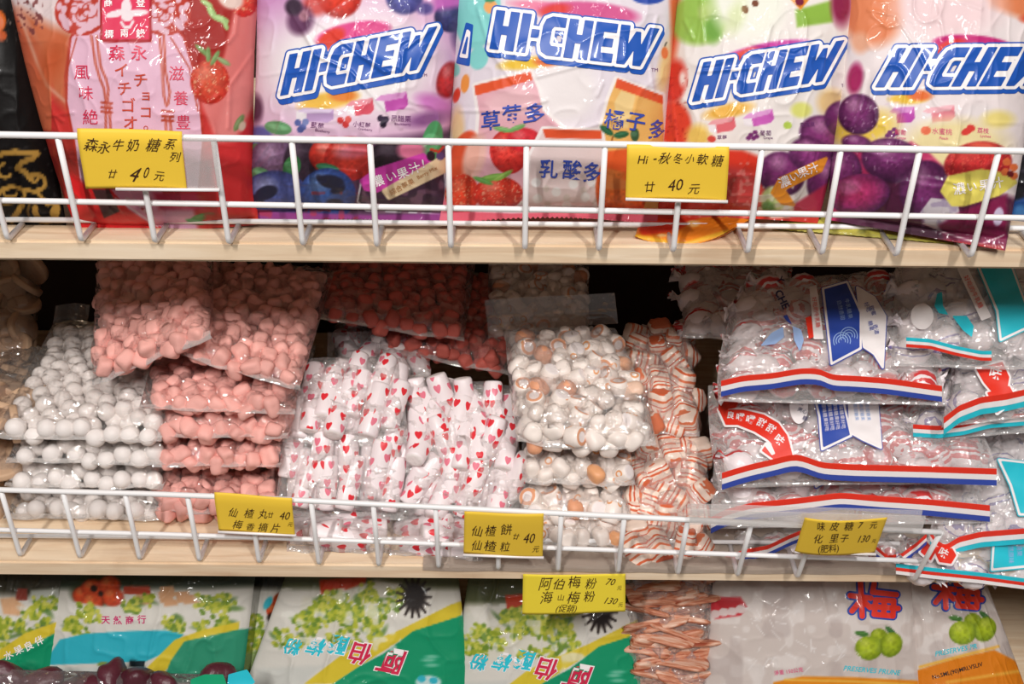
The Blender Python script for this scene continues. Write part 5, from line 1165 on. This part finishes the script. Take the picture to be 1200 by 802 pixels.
# ---- twist wrapped sweets in bags with striped hems
def hem(b, root, top, cols, th, yf=None):
    """striped hem flap standing off the bag's front seam: bands along a px polyline (its upper edge), th px each"""
    yf = (b.c[0][1]+b.c[1][1])/2-0.006 if yf is None else yf
    names = {'r': ('ink_red', 'red_stripe'), 'w': ('ink_white', 'white_stripe'), 'b': ('ink_deep_blue', 'blue_stripe'), 'c': ('ink_cyan', 'cyan_stripe')}
    tp = np.array(top, float); L_ = np.concatenate([[0], np.cumsum(np.hypot(*np.diff(tp, axis=0).T))])
    n = 48; u = np.linspace(0, L_[-1], n); px = np.interp(u, L_, tp[:, 0]); py = np.interp(u, L_, tp[:, 1])
    for _ in range(2): py[1:-1] = (py[:-2]+2*py[1:-1]+py[2:])/4
    for i, k in enumerate(cols):
        V = []; F = []
        for q in range(n):
            for e in (i*th, (i+1)*th+0.2):
                V.append(P(px[q], py[q]+e, yf-0.0006*e/th+0.0016*math.sin(q*.45)))
        V = np.array(V); V = np.concatenate([V, V+np.array([0, .0005, 0.0002])]); m_ = 2*n
        for q in range(n-1):
            a_, b_, c_, d_ = 2*q, 2*q+1, 2*q+3, 2*q+2
            F += [(a_, b_, c_, d_), (a_+m_, d_+m_, c_+m_, b_+m_), (a_, d_, d_+m_, a_+m_), (b_, b_+m_, c_+m_, c_)]
        F += [(0, m_, m_+1, 1), (2*n-2, 2*n-1, m_+2*n-1, m_+2*n-2)]
        mk(names[k][1], V, F, MAT[names[k][0]], root, False)
def panel(b, root, pts, c, name, border='ink_white', edge='ink_deep_blue', off=.0014):
    b.shape(name+'_border', pts, MAT[edge], root, off, 2.4, 1.3)
    b.shape(name+'_frame', pts, MAT[border], root, off+.0004, 1.4, 1.3)
    b.shape(name, pts, MAT[c], root, off+.0008, -1.2, 1.3)
def small_text(b, root, lines, m='ink_white', name='printed_small_text', off=.0026):
    b.text(name, lines, MAT[m], root, off)
def ribbon(b, root, pts, tail, fold, chars):
    b.shape('red_ribbon_edge', pts, MAT['ink_white'], root, .0024, 2.4, 1.2); b.shape('ribbon_tail_edge', tail, MAT['ink_white'], root, .0022, 2.4, 1.2)
    b.shape('ribbon_tail', tail, MAT['ink_red'], root, .0026, 0, 1.2); b.shape('red_ribbon', pts, MAT['ink_red'], root, .0028, 0, 1.2)
    if fold: b.shape('ribbon_fold', fold, MAT['ink_white'], root, .0032, 0, 1.0)
    b.text('ribbon_text', chars, MAT['ink_white'], root, .0036)
TW = dict(dist=.025, film='film_milky', srange=(.09, .91), trange=(.16, .93), sink=.30, front=False, axis='s', jit=.45, lip=.002)
GT = 'bags of twist wrapped sweets with a red, white and blue hem'
GC = 'bags of twist wrapped sweets with a red, white and cyan hem'
b = Patch([(800, 392, .20), (915, 400, .19), (930, 306, .34), (800, 306, .34)], T=.022, p=2.4, q=.6, ns=80, nt=80, seed=100, crinkle=.0042, cs=(9, 9))
clear_bag('candy_bag', 'shaded bag of red striped twists at the back, behind the topmost blue panel bag', 'candy bag', b, 'wrapped_toffee', TWR, .0165, GT, 14, seed=100, **TW)
b = Patch([(838, 652, .020), (1090, 658, .014), (1090, 622, .085), (838, 618, .085)], T=.014, p=2.4, q=.6, ns=130, nt=60, seed=101, crinkle=.0042, cs=(9, 9))
k = clear_bag('candy_bag', 'lowest striped hem bag, drooping behind the curled orange card', 'candy bag', b, 'wrapped_toffee', TWR, .0165, GT, 16, seed=101, **TW)
hem(b, k, [(846, 655), (872, 645), (900, 640), (925, 628), (940, 622)], 'rwb', 4); hem(b, k, [(1026, 640), (1040, 652), (1056, 650), (1075, 636), (1086, 626)], 'rwb', 4)
b = Patch([(832, 616, .034), (1164, 610, .030), (1120, 520, .14), (838, 520, .14)], T=.016, p=2.4, q=.6, ns=150, nt=80, seed=102, crinkle=.0042, cs=(9, 9))
k = clear_bag('candy_bag', 'striped hem bag just above the curled orange card', 'candy bag', b, 'wrapped_toffee', TWR, .0165, GT, 22, seed=102, **TW)
hem(b, k, [(833, 607), (850, 598), (880, 590), (940, 584), (985, 578), (1030, 582), (1090, 586), (1160, 593)], 'rwb', 6.2)
panel(b, k, [(955, 556), (980, 558), (956, 572)], 'ink_blue', 'small_blue_panel')
b = Patch([(842, 568, .040), (1172, 562, .036), (1112, 448, .15), (830, 452, .15)], (None, (1150, 505, .085), None, (832, 510, .09)), T=.026, p=2.4, q=.6, ns=180, nt=120, seed=103, crinkle=.0042, cs=(9, 9))
k = clear_bag('candy_bag', 'striped hem bag with the curved red ribbon and a blue text panel', 'candy bag', b, 'wrapped_toffee', TWR, .0165, GT, 34, seed=103, **TW)
hem(b, k, [(846, 555), (875, 546), (910, 538), (932, 532), (948, 537), (962, 543), (1000, 545), (1080, 547), (1168, 550)], 'rwb', 6.4)
panel(b, k, [(952, 456), (984, 448), (990, 482), (997, 512), (963, 528), (960, 490)], 'ink_blue', 'blue_text_panel')
panel(b, k, [(994, 456), (1026, 452), (1032, 526), (1010, 516), (996, 508)], 'ink_white', 'white_text_panel', off=.0012)
small_text(b, k, [('自然原味糖果好吃', 966+d*6.5, 486+d*-1, 5.5, 82) for d in range(4)])
small_text(b, k, [('天然香甜糖果', 1002+d*7, 480, 5, 82) for d in range(3)], 'ink_light_blue', 'printed_faint_text')
b.shape('white_oval_label', arc(936, 476, 11, 0, 360, 24, 22), MAT['ink_white'], k, .0014, 0, 1.4); small_text(b, k, [('MILK', 932, 464, 6, 20), ('牛乳', 936, 473, 6, 20), ('夾心', 940, 483, 6, 24), ('糖', 943, 492, 6, 24)], 'ink_navy', 'oval_label_text')
RB1 = [(842, 482), (870, 482), (895, 488), (912, 498), (922, 512), (926, 526), (912, 532), (900, 518), (884, 508), (864, 500), (850, 500)]
ribbon(b, k, RB1, [(898, 522), (926, 526), (929, 538), (914, 550), (906, 540), (892, 530)], [(895, 524), (902, 520), (908, 534), (904, 536)],
       [('味', 913, 518, 12, 40, 1, 0, .02), ('甜', 903, 505, 11, 32, 1, 0, .02), ('甜', 892, 498, 11, 25, 1, 0, .02), ('嚐', 879, 494, 11, 15, 1, 0, .02), ('嚐', 867, 491, 10, 10, 1, 0, .02), ('良', 856, 489, 9, 10, 1, 0, .02)])
b.shape('ribbon_tail', [(843, 470), (866, 472), (862, 480), (852, 482), (848, 490), (841, 482)], MAT['ink_red'], k, .003, 0, 1.1)
b = Patch([(842, 468, .062), (1110, 472, .058), (1060, 318, .215), (872, 330, .215)], (None, (1090, 400, .12), None, (846, 405, .13)), T=.030, p=2.4, q=.6, ns=180, nt=150, seed=104, crinkle=.0042, cs=(9, 9))
k = clear_bag('candy_bag', 'topmost striped hem bag with a blue pattern panel and dark lettering', 'candy bag', b, 'wrapped_toffee', TWR, .0165, GT, 32, seed=104, **TW)
hem(b, k, [(845, 447), (870, 441), (905, 438), (940, 432), (962, 433), (974, 440), (1000, 441), (1040, 444), (1104, 453)], 'rwb', 6.0)
panel(b, k, [(964, 340), (992, 332), (1008, 368), (1008, 410), (974, 428), (970, 390)], 'ink_blue', 'blue_pattern_panel')
panel(b, k, [(1004, 338), (1024, 350), (1037, 372), (1034, 432), (1024, 416), (1012, 408)], 'ink_white', 'white_text_panel', off=.0012)
for rr_ in (4, 7, 10): 
    for cx_, cy_ in ((986, 402), (994, 396)):
        pl = np.array(arc(cx_, cy_, rr_, 150, 380, 14)); b.decal('wave_pattern', lambda X, Y, pl=pl: sdf_line(X, Y, pl)-.5, (cx_-12, cy_-12, cx_+12, cy_+12), MAT['ink_light_blue'], k, .0028, .8)
small_text(b, k, [('自然香甜', 985, 366, 6, 78), ('牛乳糖果', 994, 364, 6, 78)], 'ink_light_blue')
small_text(b, k, [('好吃', 1016, 362, 6, 70), ('甜蜜', 1022, 366, 6, 70), ('糖果', 1020, 384, 6, 80), ('香濃', 1026, 388, 6, 80)], 'ink_deep_blue', 'printed_panel_text')
small_text(b, k, [('Y', 914, 330, 11, 62, 1, 0, .02), ('CHE', 916, 353, 12, 64, 1, 0, .03)], 'ink_navy', 'printed_dark_lettering')
b.shape('red_text_strip', [(949, 338), (956, 336), (964, 398), (954, 398)], MAT['ink_white'], k, .0014, .8, 1.2); small_text(b, k, [('好吃的牛乳糖', 956, 368, 6, 82)], 'ink_red', 'red_strip_text')
b.shape('red_mark', [(944, 374), (950, 372), (953, 396), (948, 398)], MAT['ink_red'], k, .0014, .4, 1.1)
b.shape('blue_leaf_print', [(892, 406), (904, 392), (917, 385), (918, 396), (908, 404)], MAT['ink_light_blue'], k, .0014, .6, 1.1); b.shape('blue_leaf_print', [(929, 384), (938, 388), (941, 400), (937, 412), (931, 400)], MAT['ink_light_blue'], k, .0014, .6, 1.1); b.shape('blue_stem_print', [(917, 372), (922, 370), (928, 382), (922, 378)], MAT['ink_deep_blue'], k, .0015, 0, 1)
# cyan hems
b = Patch([(1060, 672, -.010), (1262, 690, -.012), (1250, 624, .075), (1070, 624, .075)], T=.018, p=2.4, q=.6, ns=120, nt=70, seed=110, crinkle=.0042, cs=(9, 9))
k = clear_bag('candy_bag', 'lowest cyan hem bag, hanging over the shelf edge at the right corner', 'candy bag', b, 'wrapped_toffee', TWB, .0165, GC, 18, seed=110, **TW)
hem(b, k, [(1050, 661), (1090, 666), (1150, 672), (1210, 680)], 'crw', 4)
panel(b, k, [(1164, 640), (1222, 632), (1222, 664), (1162, 670)], 'ink_cyan', 'cyan_text_panel', edge='ink_cyan'); small_text(b, k, [('自然原味', 1184, 650, 7, 88), ('糖果', 1194, 648, 7, 88)], 'ink_light_blue')
ribbon(b, k, [(1092, 644), (1112, 640), (1120, 654), (1114, 664), (1100, 662)], [(1084, 636), (1096, 650), (1090, 660), (1078, 650)], None, [('味', 1105, 652, 12, 30, 1, 0, .02)])
b = Patch([(1086, 640, .022), (1262, 640, .022), (1262, 494, .15), (1118, 494, .15)], T=.022, p=2.4, q=.6, ns=120, nt=120, seed=111, crinkle=.0042, cs=(9, 9))
k = clear_bag('candy_bag', 'cyan hem bag with the big cyan panel, second from the bottom at the right', 'candy bag', b, 'wrapped_toffee', TWB, .0165, GC, 24, seed=111, **TW)
hem(b, k, [(1090, 622), (1098, 634), (1108, 640), (1124, 630), (1150, 624), (1214, 619)], 'rwc', 5.8)
panel(b, k, [(1170, 540), (1222, 546), (1222, 604), (1194, 604), (1184, 570)], 'ink_cyan', 'cyan_text_panel', edge='ink_cyan')
b = Patch([(1060, 516, .066), (1262, 500, .066), (1262, 420, .15), (1100, 424, .15)], T=.018, p=2.4, q=.6, ns=120, nt=80, seed=112, crinkle=.0042, cs=(9, 9))
k = clear_bag('candy_bag', 'cyan hem bag lying under the cyan bag with the red ribbon', 'candy bag', b, 'wrapped_toffee', TWB, .0165, GC, 16, seed=112, **TW)
hem(b, k, [(1070, 498), (1100, 500), (1130, 496), (1160, 488), (1212, 484)], 'rwc', 4.6)
b = Patch([(1104, 498, .050), (1262, 480, .050), (1262, 404, .13), (1120, 404, .13)], T=.022, p=2.4, q=.6, ns=120, nt=90, seed=113, crinkle=.0042, cs=(9, 9))
k = clear_bag('candy_bag', 'cyan hem bag with a short red ribbon, second from the top at the right', 'candy bag', b, 'wrapped_toffee', TWB, .0165, GC, 18, seed=113, **TW)
hem(b, k, [(1106, 490), (1124, 476), (1150, 466), (1180, 462), (1214, 454)], 'rwc', 6.6)
ribbon(b, k, [(1143, 434), (1174, 426), (1182, 444), (1180, 456), (1162, 462), (1152, 450)], [(1156, 462), (1182, 454), (1190, 468), (1168, 486), (1160, 470)], None, [('味', 1166, 440, 15, 15, 1, 0, .02)])
b = Patch([(1044, 426, .072), (1262, 432, .070), (1262, 306, .20), (1050, 306, .20)], T=.028, p=2.4, q=.6, ns=130, nt=120, seed=114, crinkle=.0042, cs=(9, 9))
k = clear_bag('candy_bag', 'topmost cyan hem bag with a cyan panel under the top shelf at the right', 'candy bag', b, 'wrapped_toffee', TWB, .0165, GC, 24, seed=114, **TW)
hem(b, k, [(1062, 396), (1090, 398), (1120, 406), (1150, 412), (1162, 412)], 'cwr', 3.6)
panel(b, k, [(1146, 314), (1184, 312), (1206, 372), (1206, 384), (1172, 400), (1168, 366)], 'ink_cyan', 'cyan_text_panel', edge='ink_cyan')
b.shape('red_text_strip', [(1122, 316), (1132, 314), (1160, 372), (1150, 376)], MAT['ink_white'], k, .0014, 1, 1.2); small_text(b, k, [('好吃的牛乳糖', 1140, 344, 7, 64)], 'ink_red', 'red_strip_text')
b.shape('white_oval_label', arc(1080, 372, 13, 0, 360, 24, 15), MAT['ink_white'], k, .0014, .5, 1.3); 
b.shape('cyan_leaf_print', [(1116, 372), (1132, 372), (1140, 384), (1138, 396), (1128, 388)], MAT['ink_cyan'], k, .0016, .5, 1.1); b.shape('cyan_stem_print', [(1098, 346), (1103, 344), (1104, 360), (1110, 370), (1100, 368), (1095, 360)], MAT['ink_cyan'], k, .0016, .5, 1.1)
# ---------------------------------------------------------------- bottom shelf: pouches of plum powder and dried fruit, seen below the middle shelf
def slope(bl, br, tr, tl, yb, yt, **kw):
    return Patch([(bl[0], bl[1], yb), (br[0], br[1], yb), (tr[0], tr[1], yt), (tl[0], tl[1], yt)], **kw)
GL = 'pouches on the bottom shelf'
YEL = (226, 204, 64); GRN = (24, 160, 116); CY = (60, 190, 208)
def plum_art(x0, x1, y0=600, y1=960): 
    A = Art(x0, y0, x1, y1, (226, 222, 214)); return A
def grapes(A, pts, rr_):
    pts = list(pts)+[(x+rr_.uniform(-26, 26), y+rr_.uniform(-12, 16)) for x, y in pts for _ in range(2)]
    for x, y in pts: A.ell(x+rr_.uniform(-12, 12), y+rr_.uniform(-6, 6), rr_.uniform(5, 11), rr_.uniform(2, 4), rr_.choice([(104, 140, 70), (86, 120, 60), (236, 236, 226)]), rr_.uniform(-60, 60), 3, .8)
    for x, y in pts:
        for _ in range(14):
            A.ell(x+rr_.uniform(-9, 9), y+rr_.uniform(-7, 7), rr_.uniform(2, 3.6), rr_.uniform(2, 3.2), rr_.choice([(190, 196, 70), (160, 176, 60), (206, 206, 96), (120, 150, 60)]), 0, 1.6)
rr = random.Random(4)
# clear bag of brown strips
def strip_build(nt, b):
    tc = N(nt, 'TexCoord'); mp = N(nt, 'Mapping'); mp.inputs['Scale'].default_value = (40, 260, 200); no = N(nt, 'TexNoise'); no.inputs['Scale'].default_value = 1.0; no.inputs['Detail'].default_value = 4
    r = ramp(nt, [(.35, rgb(150, 70, 46)), (.5, rgb(200, 134, 104)), (.68, rgb(228, 192, 170))]); L = nt.links.new
    L(tc.outputs['Object'], mp.inputs[0]); L(mp.outputs[0], no.inputs['Vector']); L(no.outputs[0], r.inputs[0]); L(r.outputs[0], b.inputs['Base Color'])
MAT['strip'] = mat('dried_orange_strip', rough=0.45, spec=0.35, build=strip_build)
STRIP = [ico('dried_strip', 3, lump(120+k, .030, .0170, .0036, 2.0, .20), MAT['strip']) for k in range(4)]
# 1 far left pouch
b = slope((-60, 870), (64, 872), (86, 648), (-40, 646), .030, .125, T=.018, seed=131, ns=90, nt=120, crinkle=.002, seal=(.03, .05))
A = plum_art(-80, 110); A.poly([(-80, 600), (110, 600), (110, 690), (40, 700), (-80, 690)], (70, 66, 50), 10); A.poly([(20, 690), (32, 690), (32, 704), (18, 704)], (150, 70, 56), 2); A.poly([(0, 702), (16, 700), (30, 712), (22, 722), (4, 720)], (226, 180, 140), 3)  # first poly: shade under the middle shelf, painted as a dark top
A.poly([(36, 692), (70, 690), (68, 715), (34, 706)], (196, 200, 190), 4)
grapes(A, [(6, 738), (20, 734), (44, 712), (50, 728), (-14, 748)], rr); A.poly([(-80, 786), (0, 762), (30, 742), (70, 728), (70, 740), (0, 774), (-80, 800)], YEL, 1.5); A.poly([(-80, 800), (0, 774), (70, 740), (110, 730), (110, 960), (-80, 960)], GRN, 1.5)
k = pouch('fruit_pouch', 'green and white fruit pouch at the far left of the bottom shelf', 'fruit pouch', b, A, 'print', GL, back=(60, 120, 90))
b.text('printed_fruit_text', [('水', 10, 768, 11, -28, 1, 0, .015), ('果', 22, 762, 11, -28, 1, 0, .015), ('良', 34, 757, 11, -28, 1, 0, .015), ('伴', 46, 751, 11, -28, 1, 0, .015)], MAT['ink_white'], k)
# 2 cyan band pouch
b = slope((40, 872), (275, 874), (302, 650), (72, 646), .026, .125, T=.020, seed=132, ns=130, nt=130, crinkle=.003, cs=(6, 5), seal=(.03, .05))
A = plum_art(20, 320); A.poly([(20, 600), (320, 600), (320, 686), (240, 690), (20, 690)], (60, 70, 52), 8)  # dark top band is the shelf's shade painted into the artwork
A.ell(110, 694, 26, 18, (60, 70, 40), 0, 8)
for x, y in ((98, 698), (108, 690), (128, 686), (132, 700), (108, 706)): A.berry(x, y, 13, 11, (226, 96, 50), (180, 56, 30), (240, 160, 100), 0, 3)
A.ell(110, 690, 4, 4, (60, 40, 30), 0, 2); A.ell(118, 696, 3, 3, (60, 40, 30), 0, 2)
A.poly([(146, 688), (174, 688), (176, 696), (146, 696)], (196, 84, 60), 1, 1, 1)
for x, y in ((168, 703), (194, 700), (200, 710), (222, 704), (230, 712), (196, 694), (214, 700)): A.poly([(x-8, y-5), (x+6, y-6), (x+9, y+4), (x-5, y+6)], (222, 172, 130), 2, 1, 1)
A.poly([(20, 712), (90, 706), (150, 716), (240, 706), (320, 712), (320, 745), (20, 745)], (228, 224, 216), 3); grapes(A, [(84, 730), (100, 722), (152, 712), (200, 728), (236, 734), (262, 712), (244, 712), (94, 738)], rr)
A.poly([(50, 780), (70, 750), (100, 743), (150, 740), (195, 739), (215, 744), (196, 764), (170, 776)], CY, 1.5); A.poly([(170, 785), (205, 750), (240, 738), (280, 729), (280, 738), (224, 756), (190, 790)], YEL, 1.5); A.poly([(200, 775), (216, 752), (280, 738), (310, 735), (300, 800), (190, 800)], (60, 158, 126), 1.5); A.poly([(30, 784), (170, 780), (180, 800), (180, 960), (20, 960)], (216, 220, 214), 4)
A.ell(121, 779, 7, 3, (140, 160, 90)); A.poly([(152, 774), (170, 775), (170, 783), (152, 782)], (40, 54, 60), 1)
k = pouch('fruit_pouch', 'white fruit pouch with a cyan band and red shop lettering', 'fruit pouch', b, A, 'print', GL, back=(190, 200, 190))
b.text('printed_shop_name', [('天', 124, 727, 10.5, 0, 1, 0, .02), ('然', 138, 727, 10.5, 0, 1, 0, .02), ('商', 152, 727, 10.5, 0, 1, 0, .02), ('行', 166, 726, 10.5, 0, 1, 0, .02)], MAT['ink_magenta'], k)
# 3 pouch squeezed behind
b = slope((250, 862), (348, 864), (372, 648), (296, 646), .055, .15, T=.014, seed=133, ns=70, nt=110, crinkle=.002)
A = plum_art(230, 400); A.poly([(230, 600), (400, 600), (400, 690), (230, 690)], (52, 50, 40), 8); A.berry(331, 706, 12, 11, (226, 96, 50), (180, 56, 30), (240, 160, 100), 0, 3); A.berry(322, 716, 10, 9, (226, 106, 60), (180, 56, 30), (240, 160, 100)); A.ell(322, 724, 9, 6, (60, 44, 40), 0, 3); A.berry(324, 734, 9, 7, (216, 86, 50), (180, 56, 30), (240, 160, 100)); A.ell(314, 707, 4, 8, CY, 30, 2)  # dark upper band paints in the shade below the shelf
grapes(A, [(300, 730), (290, 742), (306, 756), (296, 764), (286, 752)], rr); A.poly([(230, 770), (320, 762), (330, 960), (230, 960)], (150, 170, 110), 8)
pouch('fruit_pouch', 'narrow view of a fruit pouch squeezed behind the green plum powder pouch', 'fruit pouch', b, A, 'print', GL, back=(140, 150, 120))
# 4, 5 the two green plum powder pouches, their lettering upside down
def powder(label, dx, dy, bl, br, tr, tl, yb, yt, seed, gx, small):
    b = slope(bl, br, tr, tl, yb, yt, T=.022, seed=seed, ns=150, nt=130, crinkle=.0026, cs=(6, 5), seal=(.03, .04))
    A = plum_art(int(min(bl[0], tl[0]))-30, int(max(br[0], tr[0]))+30); q = lambda pts: [(x+dx, y+dy) for x, y in pts]
    A.poly(q([(300, 600), (560, 600), (560, 690), (470, 690), (300, 690)]), (96, 100, 70), 8)  # shelf shade painted over the pouch top
    A.poly(q([(374, 680), (430, 676), (428, 684), (400, 694), (376, 697)]), (206, 70, 34), 2, 1); A.poly(q([(355, 700), (400, 694), (440, 680), (470, 684), (460, 720), (400, 750), (340, 760)]), (224, 220, 206), 5)
    grapes(A, q([(380, 706), (398, 700), (428, 698), (462, 696), (390, 722), (416, 722), (436, 736), (352, 724), (414, 750), (440, 716), (366, 738), (330, 744), (424, 708)]), rr)
    for a_ in range(0, 360, 24):
        A.line(q([(485, 700), (485+20*math.cos(math.radians(a_)), 700+24*math.sin(math.radians(a_)))]), 3, (52, 40, 36), 1.5)
    A.ell(486+dx, 700+dy, 13, 17, (44, 34, 32), 0, 6)
    A.poly(q([(356, 802), (400, 768), (430, 754), (470, 738), (530, 708), (545, 704), (540, 722), (480, 744), (420, 782), (390, 802)]), YEL, 1.2)
    A.poly(q([(384, 806), (420, 782), (450, 766), (484, 740), (540, 722), (570, 716), (580, 960), (320, 960)]), GRN, 1.2)
    A.poly(q([(300, 784), (330, 782), (380, 780), (350, 806), (300, 960), (280, 960)]), (214, 214, 208), 5)
    for x, y in ((506, 770), (506, 780), (502, 774)): A.ell(x+dx, y+dy, 8, 2, (120, 200, 170), 0, 2)
    A.ell(502+dx, 800+dy, 15, 8, (206, 228, 226), 0, 2); A.ell(494+dx, 796+dy, 5, 4, CY, 0, 1.5); A.ell(508+dx, 798+dy, 5, 4, CY, 0, 1.5)
    A.speck(330+dx, 690+dy, 470+dx, 770+dy, (236, 234, 226), .1, .68, seed, .7)
    k = pouch('plum_powder_pouch', label, 'plum powder pouch', b, A, 'print', 'green pouches of plum powder', back=(40, 150, 110))
    for nm, its, m_ in (('printed_red_name', [('阿', 458, 775, 31), ('伯', 422, 766, 27)], 'ink_crimson'), ('printed_cyan_name', [('酸', 396, 756, 24), ('梅', 370, 758, 22), ('粉', 343, 758, 20)], 'ink_cyan')):
        for s_, x, y, h in its:
            for o_, mm, bo in ((.0006, 'ink_white', .06), (.0012, m_, .022)): b.text(nm if mm == m_ else nm+'_outline', [(s_, x+dx, y+dy, h, 190, 1, .2, bo)], MAT[mm], k, o_)
    return k
powder('green and yellow plum powder pouch left of the one under the hanging card', 0, 0, (262, 872), (560, 878), (534, 648), (346, 644), .022, .125, 134, 0, 1)
powder('green and yellow plum powder pouch directly below the yellow hanging card', 218, 18, (520, 874), (768, 880), (738, 660), (552, 656), .026, .125, 135, 0, 1)
# 6 clear bag of dried orange strips
b = slope((716, 868), (846, 872), (836, 652), (726, 650), .040, .135, T=.026, p=4, q=.45, ns=110, nt=130, seed=136, crinkle=.005, cs=(9, 9))
clear_bag('fruit_bag', 'clear bag of dried orange strips between green pouch and white prune pouch', 'fruit bag', b, 'dried_strip', STRIP, .010, 'bags on the bottom shelf', 70, dist=.0155, axis='s', jit=.35, half=.034, seed=136, fill=True, sink=-.1, film='film_hazy')
# 7, 8 white prune pouches
def prune(label, bl, br, tr, tl, yb, yt, seed, ox, oy, main):
    b = slope(bl, br, tr, tl, yb, yt, T=.024, seed=seed, ns=150, nt=130, crinkle=.0016, cs=(7, 5), seal=(.03, .04))
    A = Art(int(min(bl[0], tl[0]))-30, 600, int(max(br[0], tr[0]))+30, 960, (216, 204, 198))
    A.speck(800, 640, 1240, 840, (234, 226, 222), .08, .55, seed, .7); A.speck(800, 640, 1240, 840, (190, 176, 172), .05, .62, seed+1, .5)
    x, y = ox, oy
    cx, cy = (x+18, y+30) if main else (x+30, y+22)
    A.berry(cx+12, cy-15, 10, 8, (166, 184, 44), (110, 130, 30), (206, 216, 110), 0, 1); A.leaf(cx-8, cy-17, 8, 3.2, 8, (70, 120, 50)); A.leaf(cx+26, cy-20, 8, 3, 40, (60, 110, 50))
    A.berry(cx+26, cy-4, 13, 15, (172, 190, 44), (112, 136, 30), (212, 222, 110), 30, 1); A.berry(cx, cy, 16, 14, (180, 198, 48), (120, 144, 32), (220, 228, 120), 0, 1)
    if main:
        A.poly([(906, 800), (940, 793), (1000, 794), (1076, 798), (1090, 960), (890, 960)], (236, 150, 36), 2); A.line([(920, 797), (1000, 799), (1070, 803)], 2.5, (246, 196, 90), 2)
        A.poly([(832, 700), (868, 700), (876, 712), (868, 722), (838, 726), (830, 716)], (206, 60, 70), 2); A.poly([(838, 704), (868, 704), (870, 712), (846, 716)], (190, 40, 50), 2)
        for xx, yy in ((838, 720), (848, 718), (858, 717), (868, 714)): A.ell(xx, yy, 6, 5, (226, 206, 204), 0, 1)
        rr2 = random.Random(7)
        for _ in range(46):
            a_ = rr2.uniform(0, 6.28); px_, py_ = rr2.uniform(870, 1010), rr2.uniform(710, 785); l_ = rr2.uniform(5, 16)
            A.line([(px_, py_), (px_+l_*math.cos(a_), py_+l_*math.sin(a_))], 1.0, (238, 232, 230), 1)
    else:
        A.poly([(1074, 786), (1120, 772), (1165, 762), (1240, 800), (1240, 960), (1060, 960)], (232, 140, 34), 2); A.line([(1078, 782), (1130, 768), (1170, 758)], 3, (244, 190, 80), 2); A.line([(1110, 800), (1200, 786)], 3, (244, 186, 80), 3)
    k = pouch('prune_pouch', label, 'prune pouch', b, A, 'print', 'white pouches of preserved prunes', back=(200, 190, 184))
    sy = [np.array(l_, float)+np.array([x-1000, y-730]) for l_ in ([(996, 698), (1020, 701)], [(1008, 682), (1010, 722)], [(1008, 704), (998, 716)], [(1011, 704), (1019, 712)], [(1024, 684), (1022, 694), (1050, 697)], [(1026, 703), (1047, 704), (1046, 722), (1024, 720), (1026, 703)], [(1022, 711), (1052, 713)], [(1036, 704), (1035, 720)])]
    un_ = lambda X, Y: np.minimum.reduce([sdf_line(X, Y, l_) for l_ in sy])
    bx = (x-14, y-56, x+64, y+4)
    b.decal('printed_symbol_outline', lambda X, Y: un_(X, Y)-5.4, bx, MAT['ink_blue'], k, .0006, 1.0); b.decal('printed_red_symbol', lambda X, Y: un_(X, Y)-3.2, bx, MAT['ink_red'], k, .0012, .8)
    if main:
        b.text('printed_prune_text', [('PRESERVES PRUNE', 1022, 786, 8.2, 5, 1.0, .25, .012)], MAT['ink_cyan'], k); b.text('printed_weight_text', [('淨重 150公克', 924, 787, 6, -8, 1, 0, .01)], MAT['ink_pink'], k)
    else:
        b.text('printed_prune_text', [('PRESERVES PR', 1120, 762, 8.2, -11, 1.0, .25, .012)], MAT['ink_cyan'], k); b.text('printed_date_text', [('No.SML(90)MRLVSLIV', 1122, 787, 7, -15, .95, 0, .012)], MAT['ink_dark'], k)
    return k
prune('white prune pouch with two green plums and a red symbol, in the middle right', (818, 872), (1100, 880), (1064, 662), (838, 656), .024, .125, 137, 1000, 730, True)
prune('white prune pouch with a broad orange foot at the right end of the bottom shelf', (1068, 880), (1236, 900), (1150, 668), (1056, 664), .020, .13, 138, 1098, 720, False)
# 9 clear pack of dark plums lying in front at the lower left
MAT['plum'] = mat('dark_dried_plum', rgb(84, 34, 46), 0.4, 0.5, bump=(60, 0.7, 0.004), rand=.15)
PLUM = [ico('dark_plum', 3, lump(140+k, .026, .018, .014, .6, .22), MAT['plum']) for k in range(3)]
b = Patch([(-40, 915, -.035), (300, 920, -.035), (290, 792, .012), (-40, 784, .012)], T=.018, p=4, q=.45, ns=120, nt=80, seed=139, crinkle=.005, cs=(9, 9))
k = clear_bag('fruit_bag', 'clear pack of dark plums along the lower left edge, in front of the pouches', 'fruit bag', b, 'dark_plum', PLUM, .0165, 'bags on the bottom shelf', 26, dist=.029, seed=139, film='film', fill=False, sink=.55, front=False, trange=(.14, .9))
b.shape('green_print', [(224, 796), (240, 790), (262, 790), (268, 808), (222, 820)], MAT['ink_green'], k, .0014, 0, 2); b.shape('cyan_print', [(268, 790), (290, 784), (300, 800), (266, 812)], MAT['ink_cyan'], k, .0016, 0, 2)
